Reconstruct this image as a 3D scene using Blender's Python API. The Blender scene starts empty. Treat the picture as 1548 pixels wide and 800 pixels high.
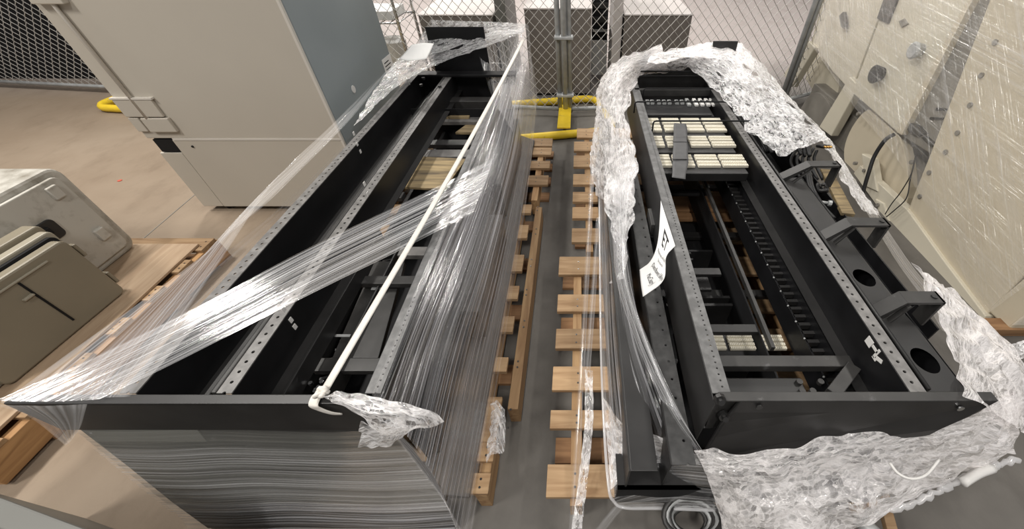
import bpy, bmesh, math, random
from mathutils import Vector, Matrix, noise
random.seed(7)
sc = bpy.context.scene
COL = sc.collection
# ------------------------------------------------------------------ camera model (frame 1548x800)
W_, H_ = 1548.0, 800.0
F, CX, CY, CAMH = 580.0, 877.0, 416.0, 1.45
S45 = math.sqrt(0.5)
C0 = Vector((0, 0, CAMH))
def ray(px, py):
    x, y = px - CX, py - CY
    return Vector((x, -y*S45 + F*S45, -y*S45 - F*S45))
def PZ(px, py, z):
    d = ray(px, py); return C0 + d*((z - CAMH)/d.z)
def PY(px, py, Y):
    d = ray(px, py); return C0 + d*(Y/d.y)
def PX(px, py, X):
    d = ray(px, py); return C0 + d*(X/d.x)

# ------------------------------------------------------------------ materials
def mat(name):
    m = bpy.data.materials.new(name); m.use_nodes = True
    nt = m.node_tree; nt.nodes.clear()
    return m, nt, (lambda t: nt.nodes.new('ShaderNode' + t)), nt.links.new
def paint(name, col, rough=.5, metal=0., var=.06, scale=6., bump=.0, spec=.5, bscale=200., stain=None, stretch=(1, 1, 1)):
    m, nt, N, L = mat(name)
    o = N('OutputMaterial'); p = N('BsdfPrincipled'); L(p.outputs[0], o.inputs[0])
    tc = N('TexCoord'); mp = N('Mapping'); mp.inputs['Scale'].default_value = stretch
    L(tc.outputs['Object'], mp.inputs[0])
    n = N('TexNoise'); n.inputs['Scale'].default_value = scale; n.inputs['Detail'].default_value = 6
    L(mp.outputs[0], n.inputs['Vector'])
    r = N('ValToRGB'); L(n.outputs[0], r.inputs[0])
    a = [max(0, c*(1-var)) for c in col]; b = [min(1, c*(1+var)) for c in col]
    r.color_ramp.elements[0].position = .3; r.color_ramp.elements[0].color = (*a, 1)
    r.color_ramp.elements[1].position = .7; r.color_ramp.elements[1].color = (*b, 1)
    out = r.outputs[0]
    if stain:
        n2 = N('TexNoise'); n2.inputs['Scale'].default_value = stain[1]; n2.inputs['Detail'].default_value = 8; n2.inputs['Roughness'].default_value = .65
        L(tc.outputs['Object'], n2.inputs['Vector'])
        r2 = N('ValToRGB'); r2.color_ramp.elements[0].position = stain[2]; r2.color_ramp.elements[1].position = stain[3]
        r2.color_ramp.elements[0].color = (0, 0, 0, 1); r2.color_ramp.elements[1].color = (1, 1, 1, 1)
        L(n2.outputs[0], r2.inputs[0])
        mx = N('MixRGB'); L(r2.outputs[0], mx.inputs[0]); L(out, mx.inputs[1]); mx.inputs[2].default_value = (*stain[0], 1)
        out = mx.outputs[0]
    L(out, p.inputs['Base Color'])
    p.inputs['Roughness'].default_value = rough; p.inputs['Metallic'].default_value = metal
    p.inputs['Specular IOR Level'].default_value = spec
    if bump:
        n3 = N('TexNoise'); n3.inputs['Scale'].default_value = bscale; n3.inputs['Detail'].default_value = 3
        L(mp.outputs[0], n3.inputs['Vector'])
        b_ = N('Bump'); b_.inputs['Strength'].default_value = bump; b_.inputs['Distance'].default_value = .002
        L(n3.outputs[0], b_.inputs['Height']); L(b_.outputs[0], p.inputs['Normal'])
    return m
def wood(name, c1, c2, axis=0, rough=.75):
    m, nt, N, L = mat(name)
    o = N('OutputMaterial'); p = N('BsdfPrincipled'); L(p.outputs[0], o.inputs[0])
    tc = N('TexCoord'); mp = N('Mapping'); s = [22, 22, 22]; s[axis] = 2.2
    mp.inputs['Scale'].default_value = s
    oi = N('ObjectInfo'); L(tc.outputs['Object'], mp.inputs[0])
    ml = N('Math'); ml.operation = 'MULTIPLY'; L(oi.outputs['Random'], ml.inputs[0]); ml.inputs[1].default_value = 30
    L(ml.outputs[0], mp.inputs['Location'])
    n = N('TexNoise'); n.inputs['Scale'].default_value = 1.6; n.inputs['Detail'].default_value = 7; n.inputs['Distortion'].default_value = .8
    L(mp.outputs[0], n.inputs['Vector'])
    r = N('ValToRGB'); r.color_ramp.elements[0].position = .32; r.color_ramp.elements[1].position = .66
    r.color_ramp.elements[0].color = (*c1, 1); r.color_ramp.elements[1].color = (*c2, 1)
    L(n.outputs[0], r.inputs[0])
    hs = N('HueSaturation'); L(r.outputs[0], hs.inputs['Color'])
    mr = N('MapRange'); L(oi.outputs['Random'], mr.inputs[0]); mr.inputs[3].default_value = .72; mr.inputs[4].default_value = 1.15
    L(mr.outputs[0], hs.inputs['Value']); L(hs.outputs[0], p.inputs['Base Color'])
    p.inputs['Roughness'].default_value = rough
    b = N('Bump'); b.inputs['Strength'].default_value = .25; b.inputs['Distance'].default_value = .002
    L(n.outputs[0], b.inputs['Height']); L(b.outputs[0], p.inputs['Normal'])
    return m
def perforated(name, col, pitch=.016, rad=.0032, xoff=0., rough=.45):
    """painted steel strip with punched holes in a row along Y (object space)"""
    m, nt, N, L = mat(name)
    o = N('OutputMaterial'); p = N('BsdfPrincipled')
    p.inputs['Base Color'].default_value = (*col, 1); p.inputs['Roughness'].default_value = rough
    tc = N('TexCoord'); sx = N('SeparateXYZ'); L(tc.outputs['Object'], sx.inputs[0])
    def M(op, a, b=None):
        q = N('Math'); q.operation = op
        for i, v in enumerate((a, b)):
            if v is None: continue
            if isinstance(v, (int, float)): q.inputs[i].default_value = v
            else: L(v, q.inputs[i])
        return q.outputs[0]
    fy = M('PINGPONG', sx.outputs[1], pitch)
    dx = M('SUBTRACT', sx.outputs[0], xoff)
    d = M('SQRT', M('ADD', M('MULTIPLY', fy, fy), M('MULTIPLY', dx, dx)))
    hole = M('LESS_THAN', d, rad)
    n = N('TexNoise'); n.inputs['Scale'].default_value = 30; n.inputs['Detail'].default_value = 5; L(tc.outputs['Object'], n.inputs['Vector'])
    r = N('ValToRGB'); L(n.outputs[0], r.inputs[0]); r.color_ramp.elements[0].position = .4; r.color_ramp.elements[1].position = .75
    r.color_ramp.elements[0].color = (*[c*.8 for c in col], 1); r.color_ramp.elements[1].color = (*[min(1, c*1.5) for c in col], 1)
    L(r.outputs[0], p.inputs['Base Color'])
    t = N('BsdfTransparent'); mx = N('MixShader'); L(hole, mx.inputs[0]); L(p.outputs[0], mx.inputs[1]); L(t.outputs[0], mx.inputs[2])
    L(mx.outputs[0], o.inputs[0])
    return m
def film(name, lo=.06, hi=.6, along=1.0, across=170., bump=.5, gloss=.04, rough=.14, tint=(.9, .9, .92), p0=.45, p1=.75, crumple=False, cscale=45., broad=.3, bdist=.0015, spec=1.0, cap=.22):
    """clear stretch film: see-through with pulled whitened streaks (UV u = pull direction, metres)"""
    m, nt, N, L = mat(name)
    o = N('OutputMaterial'); uv = N('UVMap')
    def ns(su, sv, det, dist=.2, ro=.6):
        mp = N('Mapping'); mp.inputs['Scale'].default_value = (su, sv, 1); L(uv.outputs[0], mp.inputs[0])
        n = N('TexNoise'); n.inputs['Scale'].default_value = 1; n.inputs['Detail'].default_value = det; n.inputs['Roughness'].default_value = ro
        n.inputs['Distortion'].default_value = dist; L(mp.outputs[0], n.inputs['Vector']); return n.outputs[0]
    def mr(x, a, b, c, d):
        r = N('MapRange'); r.inputs[1].default_value = a; r.inputs[2].default_value = b; r.inputs[3].default_value = c; r.inputs[4].default_value = d; L(x, r.inputs[0]); return r.outputs[0]
    def M2(op, x, y, z=None, clamp=False):
        q = N('Math'); q.operation = op; q.use_clamp = clamp
        for i, v in enumerate((x, y, z)):
            if v is None: continue
            if isinstance(v, (int, float)): q.inputs[i].default_value = v
            else: L(v, q.inputs[i])
        return q.outputs[0]
    fine = ns(along*.5, across, 3, .04); mid = ns(along*.6, across*.3, 4, .08)
    height = M2('MULTIPLY_ADD', mid, 1.6, fine)
    if crumple:
        def coord(su, sv, jit):
            mp = N('Mapping'); mp.inputs['Scale'].default_value = (su, sv, 1); L(uv.outputs[0], mp.inputs[0])
            nz = N('TexNoise'); nz.inputs['Scale'].default_value = .6; nz.inputs['Detail'].default_value = 3; L(mp.outputs[0], nz.inputs['Vector'])
            ad = N('MixRGB'); ad.blend_type = 'ADD'; ad.inputs[0].default_value = jit; L(mp.outputs[0], ad.inputs[1]); L(nz.outputs['Color'], ad.inputs[2]); return ad.outputs[0]
        def vor(c, feat):
            v = N('TexVoronoi'); v.feature = feat; v.inputs['Scale'].default_value = 1; L(c, v.inputs['Vector']); return v
        ca = coord(cscale*.38, cscale*.85, 1.3); cb = coord(cscale*1.2, cscale*2.4, 1.3); cc = coord(cscale*2.8, cscale*5, 1.0)
        va = vor(ca, 'DISTANCE_TO_EDGE').outputs['Distance']; vb = vor(cb, 'DISTANCE_TO_EDGE').outputs['Distance']; vc = vor(cb, 'F1')
        vd = vor(cc, 'DISTANCE_TO_EDGE').outputs['Distance']; crease = M2('MAXIMUM', M2('MULTIPLY', mr(va, .0, .22, 1, 0), .7), M2('MULTIPLY', mr(vb, .0, .22, 1, 0), .8))
        sp = N('SeparateXYZ'); L(vc.outputs['Color'], sp.inputs[0])
        height = M2('ADD', M2('MULTIPLY_ADD', va, 2.2, vb), M2('MULTIPLY_ADD', vc.outputs['Distance'], .8, M2('MULTIPLY', vd, .5)))
        hz0 = M2('ADD', mr(sp.outputs[0], .15, .9, lo, lo + (hi - lo)*.75), M2('MULTIPLY', crease, .45*hi))
    else:
        hz0 = mr(fine, p0, p1, lo, hi)
    hz = M2('ADD', hz0, mr(mid, .38, .72, -broad*.6*hi, broad*1.6*hi), None, True)
    bp = N('Bump'); bp.inputs['Strength'].default_value = bump; bp.inputs['Distance'].default_value = bdist
    L(height, bp.inputs['Height'])
    t = N('BsdfTransparent'); t.inputs[0].default_value = (.97, .97, .97, 1)
    g = N('BsdfGlossy'); g.inputs['Roughness'].default_value = rough; L(bp.outputs[0], g.inputs['Normal'])
    fr = N('Fresnel'); fr.inputs[0].default_value = 1.5; L(bp.outputs[0], fr.inputs['Normal'])
    fa = M2('MULTIPLY_ADD', fr.outputs[0], spec, gloss, True)
    d = N('BsdfDiffuse'); d.inputs[0].default_value = (*tint, 1)
    tl = N('BsdfTranslucent'); tl.inputs[0].default_value = (*tint, 1)
    if crumple: L(bp.outputs[0], d.inputs['Normal'])
    dd = N('MixShader'); dd.inputs[0].default_value = .35; L(d.outputs[0], dd.inputs[1]); L(tl.outputs[0], dd.inputs[2])
    m1 = N('MixShader'); L(hz, m1.inputs[0]); L(t.outputs[0], m1.inputs[1]); L(dd.outputs[0], m1.inputs[2])
    L(M2('MINIMUM', fa, cap), g.inputs['Color'])
    m2 = N('AddShader'); L(m1.outputs[0], m2.inputs[0]); L(g.outputs[0], m2.inputs[1])
    L(m2.outputs[0], o.inputs[0])
    return m
def concrete():
    m, nt, N, L = mat('concrete_floor')
    o = N('OutputMaterial'); p = N('BsdfPrincipled'); L(p.outputs[0], o.inputs[0])
    tc = N('TexCoord')
    def ns(s, d, ro=.55, st=(1, 1, 1)):
        mp = N('Mapping'); mp.inputs['Scale'].default_value = st; L(tc.outputs['Object'], mp.inputs[0])
        n = N('TexNoise'); n.inputs['Scale'].default_value = s; n.inputs['Detail'].default_value = d; n.inputs['Roughness'].default_value = ro; L(mp.outputs[0], n.inputs['Vector']); return n.outputs[0]
    r = N('ValToRGB'); L(ns(1.1, 8, .6), r.inputs[0])
    r.color_ramp.elements[0].position = .32; r.color_ramp.elements[0].color = (.235, .178, .127, 1)
    r.color_ramp.elements[1].position = .7; r.color_ramp.elements[1].color = (.31, .246, .184, 1)
    # greyer, darker slab from the left rack rightwards, paler beyond the fence
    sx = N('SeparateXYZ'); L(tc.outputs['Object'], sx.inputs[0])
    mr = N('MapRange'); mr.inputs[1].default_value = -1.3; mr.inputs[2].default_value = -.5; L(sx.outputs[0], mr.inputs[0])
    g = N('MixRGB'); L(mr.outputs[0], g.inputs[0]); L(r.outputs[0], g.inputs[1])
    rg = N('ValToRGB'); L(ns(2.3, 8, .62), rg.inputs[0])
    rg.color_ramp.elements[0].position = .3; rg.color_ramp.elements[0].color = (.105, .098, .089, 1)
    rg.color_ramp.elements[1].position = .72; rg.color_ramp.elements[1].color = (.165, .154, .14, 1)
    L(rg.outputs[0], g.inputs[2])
    my = N('MapRange'); my.inputs[1].default_value = 3.9; my.inputs[2].default_value = 5.2; L(sx.outputs[1], my.inputs[0])
    g2 = N('MixRGB'); L(my.outputs[0], g2.inputs[0]); L(g.outputs[0], g2.inputs[1]); g2.inputs[2].default_value = (.42, .375, .36, 1)
    s = N('ValToRGB'); L(ns(5, 9, .7, (1, .5, 1)), s.inputs[0]); s.color_ramp.elements[0].position = .36; s.color_ramp.elements[1].position = .5
    s.color_ramp.elements[0].color = (.72, .7, .68, 1); s.color_ramp.elements[1].color = (1, 1, 1, 1)
    mu = N('MixRGB'); mu.blend_type = 'MULTIPLY'; mu.inputs[0].default_value = .45; L(g2.outputs[0], mu.inputs[1]); L(s.outputs[0], mu.inputs[2])
    L(mu.outputs[0], p.inputs['Base Color']); p.inputs['Roughness'].default_value = .62; p.inputs['Specular IOR Level'].default_value = .3
    b = N('Bump'); b.inputs['Strength'].default_value = .12; b.inputs['Distance'].default_value = .01; L(ns(9, 9, .7), b.inputs['Height']); L(b.outputs[0], p.inputs['Normal'])
    return m
M = dict(
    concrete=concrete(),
    black=paint('black_enamel', (.008, .008, .009), .42, var=.3, scale=9, spec=.4),
    matte=paint('flat_black', (.008, .008, .009), .7, var=.3, spec=.3),
    dark=paint('charcoal_steel', (.019, .0185, .0185), .42, var=.25, scale=12, spec=.5, bump=.05),
    steel=paint('scuffed_steel', (.13, .125, .12), .45, var=.3, scale=20, stain=((.25, .24, .23), 30, .6, .75)),
    dark2=paint('worn_charcoal_steel', (.032, .031, .030), .45, var=.3, scale=14, stain=((.11, .11, .11), 20, .62, .75)),
    strip=perforated('punched_rail', (.17, .165, .16), .0145, .0042, 0.),
    strip2=perforated('punched_rail_close', (.13, .13, .13), .0085, .0026, .006),
    bolt=paint('bolt_steel', (.09, .09, .09), .3, .8),
    chrome=paint('bright_steel', (.55, .56, .57), .25, 1.),
    galv=paint('galvanized', (.40, .41, .41), .45, .15, var=.15, scale=20),
    wire=paint('fence_wire', (.50, .485, .46), .5, .3, var=.1),
    yellow=paint('yellow_paint', (.78, .55, .03), .45, var=.1, stain=((.35, .24, .05), 14, .6, .72)),
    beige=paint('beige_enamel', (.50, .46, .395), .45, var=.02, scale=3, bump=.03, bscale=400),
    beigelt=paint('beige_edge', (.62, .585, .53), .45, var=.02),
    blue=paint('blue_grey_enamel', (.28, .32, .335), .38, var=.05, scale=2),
    cream=paint('cream_plastic', (.70, .66, .55), .5, var=.05),
    white=paint('white_paint', (.75, .74, .72), .5, var=.03),
    paper=paint('paper', (.80, .80, .79), .8, var=.02),
    ink=paint('ink', (.02, .02, .022), .8),
    case=paint('white_enclosure', (.52, .50, .45), .5, var=.04, stain=((.20, .175, .135), 5, .46, .66)),
    tan=paint('tan_enclosure', (.235, .205, .15), .42, var=.05, scale=5),
    tanlt=paint('tan_enclosure_edge', (.33, .30, .235), .4, var=.05, scale=5),
    gcab=paint('grey_cabinet', (.15, .15, .138), .45, var=.03),
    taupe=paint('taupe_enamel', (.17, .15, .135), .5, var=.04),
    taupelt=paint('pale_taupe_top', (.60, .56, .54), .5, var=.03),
    machine=paint('ivory_machine_enamel', (.58, .515, .395), .42, var=.04, scale=2.5, stain=((.50, .43, .32), 3, .55, .8)),
    machine2=paint('ivory_panel', (.62, .575, .465), .42, var=.04, scale=2.5),
    machgrey=paint('grey_machine_steel', (.22, .205, .18), .5, var=.15, scale=8),
    pine=wood('pine_crosswise', (.27, .16, .078), (.42, .28, .155), 0),
    piney=wood('pine_lengthwise', (.27, .15, .068), (.44, .28, .14), 1),
    oak=wood('brown_board', (.24, .125, .05), (.40, .23, .10), 1),
    oakx=wood('brown_board_crosswise', (.20, .10, .045), (.34, .19, .09), 0),
    ply=wood('plywood', (.36, .25, .16), (.46, .34, .23), 1),
    plyold=wood('stained_plywood', (.10, .075, .045), (.36, .27, .14), 0),
    rubber=paint('black_rubber', (.015, .015, .016), .5),
    tape=paint('grey_tape', (.085, .085, .087), .55, var=.15, scale=30),
    strap=paint('cotton_strap', (.72, .69, .64), .8, var=.06, scale=60, bump=.3, bscale=600),
    copper=paint('copper', (.65, .38, .12), .35, .8),
    red=paint('red_mark', (.5, .1, .06), .7),
    clear=film('film_clear', .05, .50, 1.2, 120, .5, .02),
    tight=film('film_tight', .0, .60, .9, 170, .8, .01, p0=.50, p1=.74, broad=.30),
    side=film('film_side', .0, .66, .7, 150, .9, .015, p0=.48, p1=.73, tint=(.85, .85, .89), broad=.24),
    band=film('film_band', .0, .66, .55, 170, .9, .01, p0=.46, p1=.69, broad=.30),
    haze=film('film_haze', .07, .40, .7, 120, .5, .02, p0=.42, p1=.72, broad=.30),
    endf=film('film_end', .20, .52, .7, 110, .8, .02, p0=.42, p1=.74, tint=(.27, .27, .25), broad=.5),
    mach=film('film_machine', .0, .40, 1.6, 80, 1.0, .05, .2, p0=.55, p1=.74, broad=.18, cap=.7, bdist=.007),
    crump=film('film_crumpled', .04, .85, 10, 60, 1.0, .06, .10, crumple=True, cscale=46, tint=(.95, .94, .95), broad=.35, bdist=.004, cap=.45),
    crump2=film('film_crumpled_dense', .24, .98, 9, 50, 1.0, .06, .11, crumple=True, cscale=42, tint=(.97, .94, .94), broad=.35, bdist=.004, cap=.45),
    rope=film('film_rope', .35, .8, 3, 120, .6, .05),
)

# ------------------------------------------------------------------ mesh builder
class MB:
    def __init__(s): s.v = []; s.f = []; s.uv = {}; s.smooth = False
    def add(s, vs, fs):
        b = len(s.v); s.v += [tuple(v) for v in vs]; s.f += [tuple(i + b for i in f) for f in fs]; return s
    def box(s, x0, x1, y0, y1, z0, z1):
        return s.add([(x, y, z) for z in (z0, z1) for y in (y0, y1) for x in (x0, x1)],
                     [(0, 2, 3, 1), (4, 5, 7, 6), (0, 1, 5, 4), (2, 6, 7, 3), (0, 4, 6, 2), (1, 3, 7, 5)])
    def obox(s, c, ax, ay, az):
        c, ax, ay, az = map(Vector, (c, ax, ay, az))
        vs = [c + ax*i + ay*j + az*k for k in (-1, 1) for j in (-1, 1) for i in (-1, 1)]
        return s.add(vs, [(0, 2, 3, 1), (4, 5, 7, 6), (0, 1, 5, 4), (2, 6, 7, 3), (0, 4, 6, 2), (1, 3, 7, 5)])
    def bar(s, a, b, w, h, up=(0, 0, 1)):
        a, b = Vector(a), Vector(b); d = (b - a); u = Vector(up); sx = d.cross(u).normalized(); uu = sx.cross(d).normalized()
        return s.obox((a + b)/2, d/2, sx*w/2, uu*h/2)
    def tube(s, pts, r, n=8, closed=False):
        pts = [Vector(p) for p in pts]; rings = []; k = len(pts)
        prev = None
        for i, p in enumerate(pts):
            if closed: d = (pts[(i+1) % k] - pts[i-1])
            else: d = pts[min(i+1, k-1)] - pts[max(i-1, 0)]
            d.normalize()
            if prev is None: a = d.orthogonal().normalized()
            else: a = (prev - d*prev.dot(d)).normalized()
            prev = a; b = d.cross(a); rr = r[i] if isinstance(r, (list, tuple)) else r
            rings.append([p + (a*math.cos(t) + b*math.sin(t))*rr for t in (2*math.pi*j/n for j in range(n))])
        vs = [v for q in rings for v in q]; fs = []
        for i in range(k if closed else k - 1):
            for j in range(n):
                i2 = (i+1) % k
                fs.append((i*n+j, i*n+(j+1) % n, i2*n+(j+1) % n, i2*n+j))
        if not closed: fs += [tuple(range(n))[::-1], tuple((k-1)*n + j for j in range(n))]
        return s.add(vs, fs)
    def prism(s, poly, off):
        """polygon of 3-D points extruded by vector off"""
        n = len(poly); off = Vector(off); vs = [Vector(p) for p in poly] + [Vector(p) + off for p in poly]
        return s.add(vs, [tuple(range(n))[::-1], tuple(range(n, 2*n))] + [(i, (i+1) % n, (i+1) % n + n, i + n) for i in range(n)])
    def disc(s, c, nrm, r, t, n=14):
        c = Vector(c); nrm = Vector(nrm).normalized(); return s.tube([c - nrm*t/2, c + nrm*t/2], r, n)
    def build(s, name, m, parent=None, bevel=0, smooth=None):
        # origin at the middle of the bounds for pieces, except where asked
        me = bpy.data.meshes.new(name); me.from_pydata(s.v, [], s.f)
        bm = bmesh.new(); bm.from_mesh(me); bmesh.ops.recalc_face_normals(bm, faces=bm.faces); bm.to_mesh(me); bm.free()
        me.materials.append(m)
        if smooth or s.smooth: me.polygons.foreach_set('use_smooth', [True]*len(me.polygons))
        o = bpy.data.objects.new(name, me); COL.objects.link(o)
        if bevel:
            md = o.modifiers.new('bevel', 'BEVEL'); md.width = bevel; md.segments = 2; md.limit_method = 'ANGLE'
        if parent: o.parent = parent; o.matrix_parent_inverse = parent.matrix_world.inverted()
        return o
def recentre(o, x=None, y=None, z=None):
    me = o.data; d = Vector((x or 0, y or 0, z or 0)); me.transform(Matrix.Translation(-d)); o.location = o.location + d; return o
def tag(o, label, cat, group=None, kind=None):
    o['label'] = label; o['category'] = cat
    if group: o['group'] = group
    if kind: o['kind'] = kind
    return o
def thing(name, label, cat, loc, group=None):
    o = bpy.data.objects.new(name, None); COL.objects.link(o); o.location = loc; o.empty_display_size = .05
    bpy.context.view_layer.update()
    return tag(o, label, cat, group)
def structure(o):
    o['kind'] = 'structure'; return o
def cr(p0, p1, p2, p3, t):
    return 0.5*((2*p1) + (p2 - p0)*t + (2*p0 - 5*p1 + 4*p2 - p3)*t*t + (3*p1 - p0 - 3*p2 + p3)*t**3)
def spline(P, n):
    P = [Vector(p) for p in P]; k = len(P) - 1; out = []
    for i in range(n + 1):
        t = i/n*k; j = min(int(t), k - 1); f = t - j
        a = P[j-1] if j > 0 else 2*P[0] - P[1]; d = P[j+2] if j + 2 <= k else 2*P[k] - P[k-1]
        out.append(cr(a, P[j], P[j+1], d, f))
    return out
def patch(rows, nu, nv):
    """rows: list of control rows (each runs along u); returns (nv+1) rows of (nu+1) points"""
    R = [spline(r, nu) for r in rows]
    cols = [spline([r[i] for r in R], nv) for i in range(nu + 1)]
    return [[cols[i][j] for i in range(nu + 1)] for j in range(nv + 1)]
def sheet(name, rows, nu, nv, m, parent=None, amp=.0, fscale=26., stretch=.06, crinkle=0., cs=28., ragged=0., flat=False, swap=False, seed=0., thick=0.):
    G = patch(rows, nu, nv)
    su = sum((G[nv//2][i+1] - G[nv//2][i]).length for i in range(nu)); sv = sum((G[j+1][nu//2] - G[j][nu//2]).length for j in range(nv))
    vs, uvs = [], []
    for j in range(nv + 1):
        for i in range(nu + 1):
            p = G[j][i]
            du = G[j][min(i+1, nu)] - G[j][max(i-1, 0)]; dv = G[min(j+1, nv)][i] - G[max(j-1, 0)][i]
            n = du.cross(dv)
            n = n.normalized() if n.length > 1e-12 else Vector((0, 0, 1))
            u, v = i/nu*su, j/nv*sv
            if swap: u, v = v, u
            q = p.copy()
            if amp:
                q += n*amp*(noise.noise((u*fscale*stretch + seed, v*fscale, seed)) + .5*noise.noise((u*fscale*2*stretch, v*fscale*2.3, 3 + seed)))
            if crinkle:
                a = noise.noise(p*cs*.3 + Vector((seed, 0, 0))); b = 1 - 2*abs(noise.noise(p*cs*.62 + Vector((0, seed, 5)))); c = noise.noise(p*cs*1.5 + Vector((seed, seed, 0)))
                q += n*crinkle*(1.3*a + .75*b + .5*c)
                q += Vector((noise.noise(p*cs + Vector((9, 0, seed))), noise.noise(p*cs + Vector((0, 7, seed))), noise.noise(p*cs + Vector((0, 0, 3 + seed)))))*crinkle*.5
            if ragged:
                e = min(j, nv - j)/nv
                if e < .12:
                    dd = dv.normalized() if dv.length > 1e-9 else Vector()
                    q += dd*(1 - e/.12)*ragged*noise.noise((u*9 + seed, (0 if j < nv/2 else 7), 1))*(1)
            vs.append(q); uvs.append((u, v))
    fs = []
    for j in range(nv):
        for i in range(nu):
            a = j*(nu+1) + i; b = a + 1; c = b + nu + 1; d = a + nu + 1
            if flat: fs += [(a, b, c), (a, c, d)] if (i + j) % 2 else [(a, b, d), (b, c, d)]
            else: fs.append((a, b, c, d))
    me = bpy.data.meshes.new(name); me.from_pydata([tuple(v) for v in vs], [], fs)
    ul = me.uv_layers.new(name='UVMap'); 
    for l in me.loops: ul.data[l.index].uv = uvs[l.vertex_index]
    me.materials.append(m)
    me.polygons.foreach_set('use_smooth', [not flat]*len(me.polygons))
    o = bpy.data.objects.new(name, me); COL.objects.link(o)
    if parent: o.parent = parent; o.matrix_parent_inverse = parent.matrix_world.inverted()
    if thick:
        md = o.modifiers.new('thickness', 'SOLIDIFY'); md.thickness = thick
    return o

# ================================================================== SETTING
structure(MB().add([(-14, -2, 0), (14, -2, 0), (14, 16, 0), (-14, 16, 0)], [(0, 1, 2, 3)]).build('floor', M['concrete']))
structure(MB().box(-14, 14, 15.8, 16, 0, 7).build('wall_back', M['taupelt']))
# saw-cut joint in the slab
j = MB()
a, b = PZ(288, 300, .001), PZ(220, 358, .001)
d = (b - a).normalized()
j.bar(a - d*.15 + Vector((0, 0, .0002)), b + d*3.0, .006, .0015)
tag(j.build('floor_joint', M['machgrey']), 'thin dark saw-cut joint running across the tan slab', 'floor joint')['kind'] = 'structure'
tag(MB().disc(PZ(181, 273, .002), (0, 0, 1), .014, .003, 9).build('paint_chip', M['red']), 'small red chip lying on the tan floor left of the cabinet', 'chip')

# ================================================================== CHAIN-LINK FENCE
FA, FB = Vector((-.13, 3.51, 0)), Vector((-6.08, 4.23, 0))
dl = (FB - FA).normalized()
dr = Vector((1, .10, 0)).normalized()
def chain_mesh(o, d, x0, x1, z0, z1, r=.0033, p=.080):
    m = MB(); k = int((x1 - x0)/(p/2)); nz = int((z1 - z0)/(p/2)); nr = Vector((-d.y, d.x, 0))
    for i in range(k):
        pts = []
        for q in range(nz + 1):
            s = 1 if (q + i) % 2 else -1
            c = o + d*(x0 + (i + .5)*p/2 + s*p/4) + nr*(.004*s) + Vector((0, 0, z0 + q*p/2))
            pts.append(c)
        m.tube(pts, r, 4)
    return m
def fence(o, d, L, label):
    t = thing('chain_link_fence', label, 'fence', o + d*L/2, 'temporary chain-link fence panels')
    chain_mesh(o, d, .02, L - .02, .05, 1.95).build('chain_link_mesh', M['wire'], t)
    for s in (0, L):
        MB().tube([o + d*s + Vector((0, 0, .03)), o + d*s + Vector((0, 0, 2.0))], .020, 10).build('post', M['galv'], t, smooth=True)
    for z in (.06, 1.98):
        MB().tube([o + Vector((0, 0, z)), o + d*L + Vector((0, 0, z))], .017, 10).build('rail', M['galv'], t, smooth=True)
fence(FA + dl*.05, dl, 3.05, 'grey chain-link fence panel between the tall beige cabinet and the triple post')
fence(FA + dl*3.18, dl, 3.05, 'grey chain-link fence panel far left in front of the dark screen')
fence(FA + dr*.04, dr, 1.98, 'grey chain-link fence panel behind the rack with patch panels')
o2 = FA + dr*2.06
fence(o2, Vector((1, .55, 0)).normalized(), 2.4, 'grey chain-link fence panel behind the ivory machine')
# middle upright with clamps that joins the panels
t = thing('fence_post', 'thicker galvanized upright between two fence panels, standing on the yellow foot', 'post', FA)
MB().tube([FA + Vector((0, -.03, .02)), FA + Vector((0, -.03, 2.05))], .022, 12).build('upright', M['galv'], t, smooth=True)
for z in (.18, .62, 1.3):
    MB().box(FA.x - .075, FA.x + .075, FA.y - .055, FA.y + .02, z, z + .022).build('clamp', M['galv'], t, bevel=.004)
MB().box(FA.x - .06, FA.x + .05, FA.y - .42, FA.y + .06, .066, .078).build('tread_plate', M['yellow'], t, bevel=.003)
def foot(c, ax, half, dep, label):
    ax = ax.normalized(); n = Vector((-ax.y, ax.x, 0)); t = thing('yellow_stand', label, 'fence foot', c, 'yellow fence feet')
    pts = []; r = .12
    for sx, sy in ((1, 1), (-1, 1), (-1, -1), (1, -1)):
        cc = c + ax*(sx*(half - r)) + n*(sy*(dep - r)); a0 = {(1, 1): 0, (-1, 1): 90, (-1, -1): 180, (1, -1): 270}[(sx, sy)]
        for k in range(6):
            a = math.radians(a0 + k*18); pts.append(cc + ax*r*math.cos(a) + n*r*math.sin(a) + Vector((0, 0, .035)))
    MB().tube(pts, .033, 10, True).build('pipe_loop', M['yellow'], t, smooth=True)
foot(Vector((-.72, 3.30, 0)), Vector((1, .2, 0)), .96, .36, 'yellow pipe fence foot on the floor between the two racks')
foot(Vector((-3.2, 3.76, 0)), Vector((1, -.12, 0)), 1.27, .30, 'yellow pipe fence foot showing left of the tall cabinet')
# dark privacy screen behind the left fence
structure(MB().box(-11, -3.1, 4.50, 4.58, 0, 2.6).build('wall_left_screen', M['matte']))

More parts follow.
